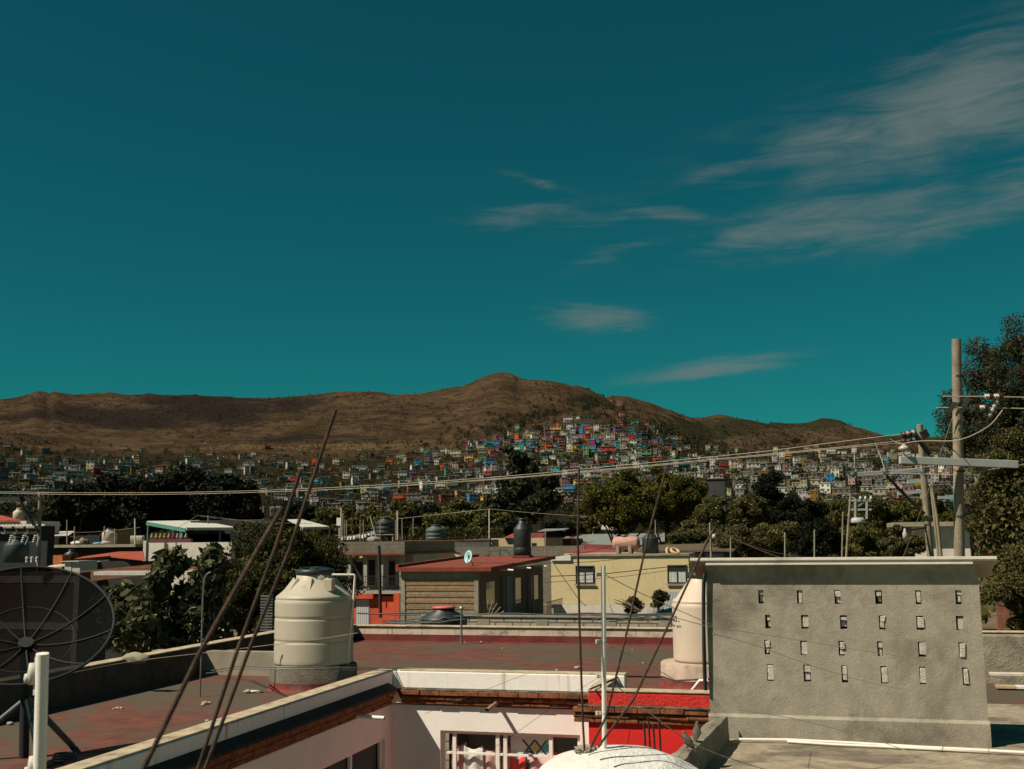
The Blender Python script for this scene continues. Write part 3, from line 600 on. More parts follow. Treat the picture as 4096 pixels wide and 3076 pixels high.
# poster high in the middle panel: white ground, dark letters, yellow and teal tags
px0 = fx0+fw*.475+.03; px1 = fx0+fw*.785-.03; yp = YF+.15
post = thing('poster', 'white poster with big dark letters and yellow and teal diamonds inside the window', 'poster', ((px0+px1)/2, yp, fz-.42))
g = MB(); g.box(px0, px1, yp, yp+.004, fz-.36, fz-.06); obj('paper', g, mat('paper_white', (.74, .74, .70, 1), .03, 3, .7, 0), post)
def text(parent, s, size, loc, m, rx=90, rz=0, name='lettering', ext=.001, shear=0, sx=1):
    cu = bpy.data.curves.new(name, 'FONT'); cu.body = s; cu.size = size; cu.extrude = ext; cu.align_x = 'CENTER'; cu.shear = shear
    o = bpy.data.objects.new(name, cu); COL.objects.link(o); o.rotation_euler = (R(rx), 0, R(rz)); o.location = loc; o.scale = (sx, 1, 1)
    dg = bpy.context.evaluated_depsgraph_get(); dg.update(); me = bpy.data.meshes.new_from_object(o.evaluated_get(dg)); me.materials.clear(); me.materials.append(m)
    q = bpy.data.objects.new(name, me); COL.objects.link(q); q.rotation_euler = o.rotation_euler; q.scale = o.scale
    q.location = Vector(loc)-(Vector(WB[parent.name]) if parent is not None else Vector((0, 0, 0))); q.parent = parent; bpy.data.objects.remove(o)
    return q
m_ink = mat('ink_navy', (.02, .06, .085, 1), .1, 4, .7, 0)
text(post, 'X', .30, (px0+(px1-px0)*.47, yp-.002, fz-.31), m_ink); text(post, 'X', .30, (px0+(px1-px0)*.78, yp-.002, fz-.31), m_ink)
text(post, 'c', .34, (px0+(px1-px0)*.47, yp-.002, fz-.40), m_ink)
for f_, col, nm in ((.645, (.75, .42, .02, 1), 'yellow_tag'), (.93, (.03, .33, .40, 1), 'teal_tag')):
    g = MB(); c = px0+(px1-px0)*f_; d = .055
    g.slab([(c-d, yp-.002, fz-.2), (c, yp-.002, fz-.2+d), (c+d, yp-.002, fz-.2), (c, yp-.002, fz-.2-d)], .003, (0, -1, 0)); obj(nm, g, mat(nm, col, .05, 3, .7, 0), post)
# spouts
p = oy(1990, 2812, YF); g = MB(); g.tube([p+Vector((0, .02, .01)), p+Vector((-.0, -.5, -.02))], .026, 16, cap=False); g.tube([p+Vector((0, -.02, .01)), p+Vector((0, -.5, -.02))], .021, 16, cap=False)
obj('spout', g, mat('clay_pipe', (.34, .22, .16, 1), .2, 8, .8, .2), house, fix=False)
p = ox(1410, 2864, XL); g = MB(); g.tube([p, p+Vector((.42, 0, -.012))], .024, 16, cap=False); g.tube([p, p+Vector((.42, 0, -.012))], .02, 16, cap=False); obj('spout', g, m_pvc, house, fix=False)
# far parapets
ph = 7.02
g = MB(); g.box(-9.3, -9.1, 4.5, 21.5, 5.9, ph); obj('parapet', g, mat('shaded_mouldy_parapet', (.07, .05, .04, 1), .3, 5, .95, .6, 40, stain=(.025, .018, .016, 1), sscale=1.2), house, bevel=.015)  # shade of the inner face put into the dark colour, along with mould
g = MB(); g.box(-9.32, -9.08, 4.5, 21.5, ph+.001, ph+.02); obj('parapet_cap', g, m_cap, house, bevel=.008)
zn = oy(2000, 2511, 21.5).z; zs = ZR+.13
m_nwall = mat('mouldy_plaster', (.50, .42, .33, 1), .12, 4, .95, .6, 35, stain=(.17, .14, .10, 1), sscale=1.5, slo=.5, shi=.66, streak=(.14, .115, .085, 1))
g = MB(); g.box(-9.3, 6, 21.5, 21.72, 5.9, zn); obj('parapet', g, m_nwall, house, bevel=.015)
g = MB(); g.box(-9.32, 6, 21.47, 21.74, zn+.001, zn+.025); obj('parapet_cap', g, m_cap, house, bevel=.01)
g = MB(); g.slab([(-9.1, 21.497, ZR+.002), (6, 21.497, ZR+.002), (6, 21.497, zs), (-9.1, 21.497, zs)], .015, (0, -1, 0)); g.slab([(-9.1, 21.48, ZR+.004), (6, 21.48, ZR+.004), (6, 21.2, ZR+.004), (-9.1, 21.2, ZR+.004)], .003, (0, 0, -1))
obj('skirting', g, mat('maroon_skirt', (.135, .018, .014, 1), .3, 4, .85, .3, stain=(.09, .05, .03, 1), sscale=2), house)
# red part stepping towards the viewer
YB = 13.45; xr0, xr1 = -2.62, -.92
za = oy(2600, 2772, YB).z; zb = oy(2600, 2836, YB).z; zk = oy(2600, 2872, YB).z
g = MB(); g.box(xr0, xr1, YB, YB+.2, zb+.01, za); obj('parapet', g, m_redrough, house, bevel=.02)
g = MB(); g.box(xr0-.01, xr1, YB-.01, YB+.21, za+.001, za+.025); g.box(xr0-.01, xr0+.2, YB+.215, YF+.6, za-.2, za+.045); obj('parapet_cap', g, m_cap, house, bevel=.01)
g = MB(); g.box(xr0, xr1, YB, YB+.2, 2.6, zb-.15); g.box(xr0, xr0+.2, YB+.2, YF-.01, 2.6, zb-.15); obj('wall', g, m_red, house)
obj('cornice', cornice(xr0-.17, xr1, YB, 'x', zb+.012, seed=5, out=.68), m_brickc, house, bevel=.006)
g = MB(); g.box(xr0-.12, xr1, YB-.085, YB-.0, zb+.014, zb+.035); obj('cornice_ledge', g, m_ledge, house, bevel=.006)
pq = oy(2535, 3018, YB); pq2 = oy(2672, 3030, YB)
g = MB(); g.bar((pq.x, YB-.03, pq.z), (pq2.x, YB-.03, pq2.z+.0), .05, .06); g.box(pq.x, pq2.x, YB-.035, YB-.005, pq.z-.8, pq.z-.04); obj('window', g, m_dark, house)
# pipes laid on the roof
def run(name, pts, r, m, parent, n=8): return obj(name, MB().tube(pts, r, n), m, parent)
run('pipe', [oz(808, 2688, ZR+.03), oz(960, 2664, ZR+.22), oy(1060, 2667, 13.2), oy(1250, 2669, 13.25), oy(1440, 2671, 13.7), oy(1600, 2674, 14.5), oy(2100, 2690, 14.66), oy(2400, 2697, 14.66)], .008, m_galv, house)
run('pipe', [oz(800, 2697, ZR+.03), oz(960, 2674, ZR+.2), oy(1060, 2676, 13.2), oy(1250, 2677, 13.25), oy(1440, 2679, 13.7), oy(1600, 2681, 14.52), oy(2100, 2698, 14.69)], .006, m_galv, house)
run('hose', [Vector((XL-.27, y, ztop-.05+.012*math.sin(y*2))) for y in np.linspace(4.6, 14.1, 24)], .011, m_blackpipe, house)
run('hose', [Vector((XL-.34, y, ztop-.13+.012*math.sin(y*1.3))) for y in np.linspace(4.6, 13.2, 24)], .009, m_blackpipe, house)
run('pipe', [oz(2360, 2757, za+.05), oz(2482, 2704, za+.06), oz(2600, 2708, za+.03), oz(2650, 2707, za), oz(2700, 2722, za-.02), oz(2840, 2716, za-.0)], .011, m_blackpipe, house)
b0 = oz(800, 2788, ZR); t0 = b0+Vector((0, 0, 0)); hz = 8.6-(2300-2175)/4400*(b0.length)
run('standpipe', [b0, (b0.x, b0.y, hz-.25), (b0.x+.01, b0.y, hz), (b0.x+.05, b0.y, hz+.07), (b0.x+.11, b0.y, hz+.1)], .0115, m_galv, house)
b0 = oz(1846, 2578, ZR); run('vent_pipe', [b0, (b0.x, b0.y, ZR+.66)], .021, m_galv, house, 12)
g = MB().lathe((b0.x, b0.y, ZR+.66), [(.03, 0), (.045, .02), (.042, .055), (.012, .075), (0, .075)], 14); obj('vent_cap', g, mat('cap_metal', (.35, .33, .28, 1), .2, 8, .5, .1, metal=.5), house)
# ------------------------------------------------------------------ water tanks on their round plinths
m_cream = mat('tank_cream', (.42, .375, .29, 1), .04, 3, .5, .12, 90, stain=(.35, .31, .235, 1), sscale=1.5, slo=.5, shi=.8, streak=(.33, .285, .21, 1))
m_peach = mat('tank_peach', (.55, .445, .35, 1), .04, 3, .5, .1, 90, stain=(.50, .40, .31, 1), sscale=1.5, slo=.5, shi=.8)
m_lid = mat('black_lid', (.018, .028, .032, 1), .2, 5, .45, .1)
def rnd(prof): return prof
def plinth(px, py, Rp, h, mm, redh):
    c = oz(px, py, ZR); d = Vector((c.x, c.y, 0)).normalized(); c = c+d*Rp
    g = MB().lathe((c.x, c.y, ZR-.02), [(Rp+.03, 0), (Rp+.012, .03), (Rp, .06), (Rp, h-.0), (Rp-.02, h+.02), (0, h+.02)], 48)
    o = obj('plinth', g, mm, house); g = MB().lathe((c.x, c.y, ZR), [(Rp+.034, .001), (Rp+.016, .03), (Rp+.004, .06), (Rp+.004, redh)], 48); obj('skirting', g, mat('red_band', (.17, .028, .02, 1), .35, 7, .9, .5, stain=(.13, .08, .055, 1), sscale=4, slo=.5, shi=.65), house, fix=False)
    return c
c1 = plinth(1253, 2774, .60, .33, mat('plinth_grey', (.125, .108, .082, 1), .2, 8, .95, .9, 40, stain=(.10, .085, .065, 1), sscale=2, bd=.02), .12)
def tank(name, label, c, z, Rt, hs, hc, Rn, hn, m, rings, ribs=8, lidR=None, base=.0):
    t = thing(name, label, 'water tank', (c.x, c.y, z))
    pr = [(0, .0), (Rt-.03, 0), (Rt-.005, .02), (Rt, .04), (Rt, .08)]
    for q in rings:
        pr += [(Rt, q-.06), (Rt, q-.041), (Rt-.001, q-.038), (Rt-.008, q-.028), (Rt-.0085, q-.024), (Rt-.008, q-.008), (Rt-.0065, q-.004), (Rt-.001, q+.008), (Rt, q+.011), (Rt, q+.03)]
    pr += [(Rt, hs-.09), (Rt, hs-.05), (Rt-.012, hs-.035), (Rt-.012, hs-.025), (Rt-.004, hs-.015), (Rt-.02, hs+.012), (Rt-.06, hs+.04), (Rn+.01, hs+hc), (Rn, hs+hc+.01), (Rn, hs+hc+hn), (0, hs+hc+hn)]
    g = MB().lathe((c.x, c.y, z), pr, 64)
    for k in range(ribs):
        a = 2*math.pi*(k+.35)/ribs; ca, sa = math.cos(a), math.sin(a)
        def K(f): rr = (Rn+.012)+(Rt-.07-Rn)*f; return Vector((c.x+ca*rr, c.y+sa*rr, z+hs+hc-(hc-.045)*f))
        p0, p1 = K(.02), K(.82); sd = Vector((-sa, ca, 0))*.036; up = Vector((ca*.5, sa*.5, .85))*.04
        g.add([p0-sd-up*.3, p0+sd-up*.3, p0+up, p1-up*.2, p0-sd*.25+up, p0+sd*.25+up], [(0, 4, 3), (4, 5, 3), (1, 3, 5), (0, 1, 5, 4)])
    obj('body', g, m, t)
    L = lidR or Rn+.015; zl = z+hs+hc+hn
    g = MB().lathe((c.x, c.y, zl-.045), [(L-.01, 0), (L, .01), (L, .06), (L-.02, .075), (L-.07, .082), (L-.09, .065), (L*.45, .085), (L*.4, .1), (0, .11)], 40)
    for k in range(6): a = k*math.pi/3; g.bar((c.x+math.cos(a)*.05, c.y+math.sin(a)*.05, zl+.058), (c.x+math.cos(a)*(L-.05), c.y+math.sin(a)*(L-.05), zl+.035), .05, .02)
    obj('lid', g, m_lid, t); return t
zt = ZR+.33
tk = tank('water_tank', 'large cream plastic water tank with dark lid on a round red-banded plinth', c1, zt, .545, .92, .235, .258, .11, m_cream, (.345, .655))
vx = Vector((CM[0][0], CM[1][0], 0)); vy = Vector((-CM[0][2], -CM[1][2], 0)).normalized()
a = c1+vx*.33; g = MB(); g.box(a.x-.06, a.x+.07, a.y-.38, a.y-.26, zt+1.0, zt+1.17); obj('boss', g, m_cream, tk, bevel=.01)
def qd(px, py, d): return od(px, py, d)
dn = c1.length*.0+Vector((c1.x, c1.y, 0)).dot(vy)-.36
g = MB().tube([qd(1328, 2299, dn), qd(1412, 2299, dn), qd(1419, 2301, dn), qd(1420, 2309, dn), qd(1414, 2400, dn), qd(1400, 2520, dn-.1), qd(1391, 2650, dn-.2), qd(1385, 2735, dn-.2)], .0165, 12); obj('overflow_pipe', g, m_pvc, tk)
g = MB().tube([qd(1115, 2577, dn-.3), qd(1119, 2640, dn-.3), qd(1121, 2664, dn-.32)], .012, 8); obj('level_hose', g, m_galv, tk)
gh = MB(); pts = [qd(1078, 2745, dn-.55), qd(1080, 2715, dn-.5), qd(1105, 2695, dn-.5), qd(1150, 2687, dn-.5), qd(1200, 2687, dn-.5), qd(1250, 2704, dn-.5), qd(1296, 2746, dn-.5)]
c2 = plinth(2812, 2765, .565, .33, mat('plinth_pink', (.40, .30, .235, 1), .15, 6, .95, .6, 40, stain=(.22, .19, .15, 1), sscale=2, slo=.48, shi=.66, bd=.015), .12)
tk2 = tank('water_tank', 'peach plastic water tank with black lettering beside the plastered grey stair wall', c2+Vector((.04, .0, 0)), zt, .425, .82, .25, .2, .1, m_peach, (), ribs=0)
def curved_text(parent, s, size, c, Rr, z, ang, m, step):
    for i, chx in enumerate(s):
        a = R(ang+i*step)
        if chx == ' ': continue
        p = Vector((c.x+Rr*math.cos(a), c.y+Rr*math.sin(a), z)); text(parent, chx, size, p, m, 90, math.degrees(a)+90, ext=.001)
cc = c2+Vector((.04, 0, 0))
curved_text(tk2, 'las.', .17, cc, .429, zt+.545, 196, m_ink, 9.5)
curved_text(tk2, 'mejor agua', .05, cc, .429, zt+.475, 193, m_ink, 4.0)
g = MB(); p = cc+Vector((-.02, -.15, 0)); g.box(p.x-.07, p.x+.1, p.y-.05, p.y+.1, zt+1.13, zt+1.30)
setp(obj('concrete_weight', g, m_concr, bevel=.02), 'rough concrete lump weighing down the black lid of the peach tank', 'concrete lump')
# ------------------------------------------------------------------ grey concrete house on the other side
YW = 11.65
ch = thing('concrete_house', 'unfinished grey plastered rooftop house with rows of protruding block stubs', 'house', (1.0, 11.0, 0))
xl = oy(2832, 2600, YW).x; xr = oy(3934, 2600, YW).x
g = MB(); g.box(xr0+1.75, 9, 12.2, 17.4, 5.9, ZR-.001)
g.slab([oz(2912, 2950, ZR), oz(2700, 3260, ZR), Vector((0, 2, ZR)), Vector((9, 2, ZR)), Vector((9, 12.2, ZR)), Vector((xl, 12.2, ZR))], .25, (0, 0, -1)); obj('roof_deck', g, m_floor, ch)
rows = [(2359, 2413, (80, 355, 632, 912, 1200, 1492)), (2459, 2514, (130, 395, 662, 937, 1218, 1498)), (2562, 2620, (112, 380, 652, 930, 1222, 1515)), (2660, 2728, (135, 400, 675, 955, 1240, 1535))]
zsl = oy(3400, 2256, YW).z; zpl = oy(3000, 2860, YW).z
g = MB(); last = zsl+.01; rb = random.Random(4); blocks = []
for py0, py1, xs in rows:
    zt_, zb_ = oy(3400, py0+2, YW).z, oy(3400, py1+3, YW).z
    g.box(xl, xr, YW, YW+.16, zt_, last); last = zb_
    xa = xl
    for u in xs:
        c = oy(3000+u/1.794+2+rb.uniform(-5, 5), (py0+py1)/2, YW).x; w = rb.uniform(.05, .072); g.box(xa, c-w/2, YW, YW+.16, zb_, zt_); xa = c+w/2; blocks.append((c, w, zb_, zt_))
    g.box(xa, xr, YW, YW+.16, zb_, zt_)
g.box(xl, xr, YW, YW+.16, ZR, last); g.box(xl, xr, YW+.16, YW+.5, ZR, zsl-.06)
obj('stair_wall', g, m_conc, ch)
g = MB(); g.box(xl-.015, xr+.01, YW-.035, YW-.001, ZR, zpl-.02); g.add([(xl-.015, YW-.035, zpl-.019), (xr+.01, YW-.035, zpl-.019), (xr+.01, YW-.001, zpl+.01), (xl-.015, YW-.001, zpl+.01)], [(0, 1, 2, 3)]); obj('wall_base', g, m_conc, ch)
for c, w, z0, z1 in blocks:
    g = MB(); o = rb.uniform(-.020, .016); ins = rb.uniform(.004, .016)
    a0, a1 = c-w/2+rb.uniform(.006, .018), c+w/2+rb.uniform(-.004, .010); b0, b1 = z0+rb.uniform(.004, .02), z1-rb.uniform(.002, .016)
    zm = b0+(b1-b0)*rb.uniform(.35, .65)
    if rb.random() < .45: g.box(a0, a1, YW-o, YW+.15, zm+.004, b1); g.box(a0+rb.uniform(-.004, .012), a1-rb.uniform(0, .012), YW-o+rb.uniform(0, .03), YW+.15, b0, zm-.002)
    else: g.box(a0, a1, YW-o, YW+.15, b0, b1)
    g.v = [(x+rb.uniform(-.005, .005), y_, z+rb.uniform(-.006, .006)) for x, y_, z in g.v]; o = obj('block', g, m_blk, ch, bevel=.005)
# sloping cap slab, raised towards the viewer
zs0 = oy(3400, 2240, YW-.13).z; sl_ = (zs0-zsl)/.13
m_slab = mat('slab_white', (.66, .61, .53, 1), .08, 5, .85, .2, 40, stain=(.45, .41, .36, 1), sscale=1.5)
xs0 = oy(2760, 2240, YW-.13).x; xs1 = oy(3989, 2240, YW-.13).x
g = MB(); yb = YW+.45; zb2 = zsl-sl_*.45
g.slab([(xs0, YW-.13, zs0+.03), (xs1, YW-.13, zs0+.03), (xs1, yb, zb2+.03), (xs0, yb, zb2+.03)], .03, (0, 0, -1)); obj('cap_slab', g, m_slab, ch, bevel=.004)
g = MB(); e = .004
for xa_, xb_ in ((xr-.06, xs1-.01), (xs0+.01, xl+.01)):
    g = MB(); g.slab([(xa_, YW-.125, zs0-sl_*.01-e+.001), (xb_, YW-.125, zs0-sl_*.01-e+.001), (xb_, yb, zb2-e+.001), (xa_, yb, zb2-e+.001)], .003, (0, 0, -1)); obj('slab_soffit', g, m_conc, ch)
obj('slab_fascia', MB().box(xl+.015, xr-.055, YW-.115, YW-.002, zsl-.004, zs0-.006), m_slab, ch, bevel=.004)
run('hose', [oy(2818, 2290, YW-.05), oy(2812, 2330, YW-.06), oy(2811, 2400, YW-.06), oy(2813, 2600, YW-.06), oy(2818, 2760, YW-.05)], .0125, m_blackpipe, ch, 10)
run('hose', [oy(2824, 2285, YW-.02), oy(2819, 2330, YW-.03), oy(2818, 2500, YW-.03), oy(2825, 2762, YW-.03)], .0095, m_blackpipe, ch, 10)
run('drain_pipe', [oz(2766, 2765, ZR+.03), oz(2800, 2722, ZR+.18), oz(2830, 2722, ZR+.18)], .022, m_pvc, ch, 12)
# low curb running towards the viewer
zq = 6.84
cp = [oz(2838, 2877, zq), oz(2908, 2862, zq), oz(2714, 3056, zq), oz(2652, 3046, zq)]
d1 = (cp[2]-cp[1]).normalized(); cp[2] = cp[2]+d1*1.5; cp[3] = cp[3]+d1*1.5
g = MB(); k = 22; r_ = random.Random(2); V = []
for i in range(k+1):
    u = i/k; A_ = cp[0].lerp(cp[3], u); B_ = cp[1].lerp(cp[2], u); j = lambda s=.008: r_.uniform(-s, s)
    V += [(A_.x, A_.y, 3), (A_.x+j(), A_.y+j(), zq-.01+j()), (A_.x*.5+B_.x*.5, A_.y*.5+B_.y*.5, zq+.006+j()), (B_.x+j(), B_.y+j(), zq-.01+j()), (B_.x+.02, B_.y, ZR-.1)]
g.add(V, [(i*5+q, i*5+q+1, i*5+q+6, i*5+q+5) for i in range(k) for q in range(4)]+[(0, 1, 2, 3, 4), tuple(range(k*5+4, k*5-1, -1))]); obj('curb', g, m_concr, ch)
run('floor_pipe', [oz(2956, 2958, ZR+.03), oz(3150, 2960, ZR+.03), oz(3400, 2972, ZR+.03), oz(3700, 2990, ZR+.03), oz(4200, 3016, ZR+.03)], .016, m_pvc, ch, 12)
run('floor_pipe', [oz(3150, 2966, ZR+.02), oz(3330, 2978, ZR+.02), oz(3600, 2990, ZR+.02), oz(3960, 3008, ZR+.02)], .013, m_pvc, ch, 12)
pf2 = oz(4020, 2736, ZR); zt2 = oz(4020, 2500, ZR).z; zt2 = 8.6-(2500-2141)/4400*(pf2.y*.967+pf2.x*.25)
g = MB(); g.box(xr-1.2, 9, pf2.y, pf2.y+.2, 5.9, zt2); obj('parapet', g, m_concr, ch, bevel=.015)
for px0_, px1_, dy, z0, lb, cm in ((3945, 4300, .1, .14, 'pale weathered plank leaning along the far concrete parapet', (.50, .45, .38, 1)), (3950, 4024, -.25, .02, 'short tan board lying on the grey roof deck', (.40, .29, .17, 1)), (4022, 4300, -.25, .02, 'white board lying end to end with the tan one', (.62, .60, .55, 1))):
    a = oz(px0_, 2730, ZR); b = oz(px1_, 2730, ZR); g = MB(); g.box(a.x, b.x, pf2.y-.35+dy-.07, pf2.y-.35+dy+.1, ZR+z0, ZR+z0+.035)
    setp(obj('plank', g, mat('plank_%d' % px0_, cm, .2, 9, .85, .3), bevel=.004), lb, 'plank', 'boards by the concrete parapet')
# doves on the curb
def dove(px, py, face, label, sc=1.0, tilt=.3):
    c = oz(px, py, zq+.02); t = thing('dove', label, 'bird', c); f = Vector((math.cos(face), math.sin(face), 0))
    pt = tilt; cp_, sp_ = math.cos(pt), math.sin(pt); P = [(-.145, .005, .006), (-.12, .018, .011), (-.07, .045, .022), (-.03, .066, .044), (.015, .085, .054), (.05, .105, .047), (.07, .128, .032), (.08, .146, .024), (.092, .158, .0255), (.108, .157, .018), (.118, .152, .006), (.128, .148, .0015)]
    sd = Vector((-f.y, f.x, 0))
    def q(x, y, z): X, Z = x*cp_-(z-.06)*sp_, x*sp_+(z-.06)*cp_+.062; return c+f*(X*sc)+sd*(y*sc)+Vector((0, 0, Z*sc))
    g = MB(); g.tube([q(x, 0, z) for x, z, r in P], [r*sc for x, z, r in P], 14)
    obj('body', g, mat('dove_brown', (.095, .075, .055, 1), .25, 30, .9, .3, 80), t)
    for s in (-1, 1):
        g = MB(); g.tube([q(.035, s*.034, .098), q(.01, s*.044, .088), q(-.04, s*.032, .07), q(-.105, s*.010, .04)], [.014*sc, .023*sc, .019*sc, .004*sc], 8); obj('wing', g, mat('dove_wing', (.07, .056, .043, 1), .3, 40, .9, .3, 80), t)
        g = MB(); e = q(.0, s*.014, .05); e2 = Vector((e.x, e.y, c.z)); g.tube([e, e2], .0035, 6); g.tube([e2+Vector((0, 0, .002)), e2+f*.022+Vector((0, 0, .002))], .003, 5); obj('leg', g, mat('dove_leg', (.14, .06, .05, 1), .1), t)
    return t
dove(2752, 2992, R(160), 'brown dove perched lower on the concrete curb, tail towards the deck', .68, .4)
dove(2788, 2955, R(75), 'brown dove further up the curb, facing the grey wall', .68, .6)
# white mortar mound with mast and rebar
m_mort = mat('white_mortar', (.66, .64, .60, 1), .08, 9, .95, 1.0, 26, stain=(.38, .35, .31, 1), sscale=3.5, slo=.6, shi=.75, bd=.02)
cm_ = od(2480, 3135, 7.0); mo = thing('mortar_cap', 'lumpy white painted mortar capping the wall end below the courtyard', 'wall end', (cm_.x, cm_.y, 0))
g = MB().blob((cm_.x, cm_.y, cm_.z), (.55, .42, .225), 5, .07, 2.6, 3); obj('cap', g, m_mort, mo)
g = MB().box(cm_.x-.45, cm_.x+.45, cm_.y-.3, cm_.y+.3, 0, cm_.z-.02); obj('wall', g, m_white, mo)
g = MB().blob((od(2345, 3000, 7.0)), (.07, .06, .03), 4, .5, 4, 9); obj('rubble', g, m_concr, mo)
def at7(px, py): return od(px, py, 7.0)
mast = thing('white_mast', 'slim white painted pole standing on the white mortar mound', 'pole', at7(2418, 3010))
g = MB().tube([at7(2418, 3040), at7(2413.5, 2262)], .0150, 20); obj('pole', g, m_frame, mast)
for py, nm in ((2298, 'bracket'), (2566, 'bracket'), (2705, 'bracket'), (2852, 'bracket')):
    p = at7(2414, py); g = MB(); q = p-vx*.02
    g.bar(p-vx*.014, p-vx*.04, .014, .022); g.tube([p-vx*.04+Vector((0, 0, -.012)), p-vx*.04+Vector((0, 0, .012))], .011, 10); g.tube([p-vy*.014, p-vy*.022], .006, 8)
    obj(nm, g, mat('bracket_paint', (.55, .51, .44, 1), .15, 12, .7, .3), mast)
def rod(label, pts, r, name='rebar_rod', group=None):
    g = MB(); P = [od(x, y, d) for x, y, d in pts]; Q = []
    for i in range(len(P)-1):
        for k in range(6): t = k/6; Q.append(P[i].lerp(P[i+1], t))
    Q.append(P[-1]); g.tube(Q, r, 10)
    L = 0; step = r*1.6                                        # rolled ribs
    tot = sum((Q[i+1]-Q[i]).length for i in range(len(Q)-1)); n = int(min(170, tot/step)); i = 0; acc = 0
    for k in range(n):
        s = tot*(k+.5)/n
        while acc+(Q[i+1]-Q[i]).length < s: acc += (Q[i+1]-Q[i]).length; i += 1
        d = (Q[i+1]-Q[i]).normalized(); c = Q[i]+d*(s-acc); g.tube([c-d*r*.22, c+d*r*.22], r*1.16, 8, cap=False)
    return setp(obj(name, g, m_rust), label, 'rebar', group)
GR = 'rusty reinforcing rods'
rod('thickest blurred rusty rod, shortest of the three slanting before the cream tank', [(520, 3200, 2.7), (574, 3076, 2.72), (800, 2610, 2.8), (1059, 2150, 2.9), (1132, 2028, 2.93)], .0063, group=GR)
rod('middle rusty rod slanting in front of the cream tank', [(740, 3250, 3.6), (792, 3076, 3.62), (950, 2600, 3.7), (1102, 2190, 3.8), (1204, 1877, 3.86)], .0064, group=GR)
rod('longest rusty rod slanting before the cream tank, its tip against the hill', [(770, 3250, 3.7), (820, 3076, 3.72), (1000, 2590, 3.8), (1159, 2196, 3.9), (1343, 1639, 4.0)], .0064, group=GR)
rod('upright rusty rod just beside the white mast', [(2338, 3000, 6.9), (2332, 2900, 6.9), (2318, 2500, 6.95), (2311, 2150, 6.95), (2316, 1870, 7)], .0068, group=GR)
rod('rusty rod leaning from the white mound towards the yellow house', [(2362, 2990, 6.8), (2424, 2869, 6.82), (2500, 2560, 6.9), (2591, 2150, 7), (2666, 1868, 7.05)], .0068, group=GR)
rod('rusty rod leaning furthest, crossing before the peach tank', [(2392, 2990, 6.7), (2420, 2950, 6.72), (2535, 2797, 6.75), (2608, 2641, 6.8), (2836, 2150, 7), (2862, 2105, 7.02)], .0068, group=GR)
for i, (x, y0, y1, lb) in enumerate(((2576, 2890, 3040, 'short rebar stub before the red wall, lowest of four'), (2594, 2868, 3040, 'second rebar stub from the white mast before the red wall'), (2613, 2895, 3045, 'third rebar stub from the white mast before the red wall'), (2636, 2874, 3050, 'rebar stub before the red wall, closest to the curb'))):
    rod(lb, [(x+8, y1, 9.5), (x, y0, 9.5)], .0085, 'rebar_stub', 'rebar stubs before the red wall')
# white post with insulators
wp = thing('white_post', 'stout white post with two pale insulators on its side', 'post', od(150, 3250, 5.3))
g = MB().tube([od(154, 3250, 5.3), od(170, 2614, 5.3)], .0300, 24); obj('pole', g, m_frame, wp)
for py in (2712, 3085):
    g = MB(); p = od(146, py, 5.3); g.bar(p+Vector((0, 0, .10)), p-Vector((0, 0, .08)), .016, .02); a = p-vx*.02+Vector((0, 0, .02))
    g.lathe((a.x, a.y, a.z), [(.0, -.05), (.018, -.05), (.024, 0), (.018, .05), (0, .05)], 12); a = p-vx*.043; g.lathe((a.x, a.y, a.z), [(.0, -.022), (.016, -.022), (.018, .0), (.014, .02), (0, .022)], 12); obj('insulator', g, mat('insulator_white', (.5, .48, .43, 1), .1, 9, .6, .2), wp)
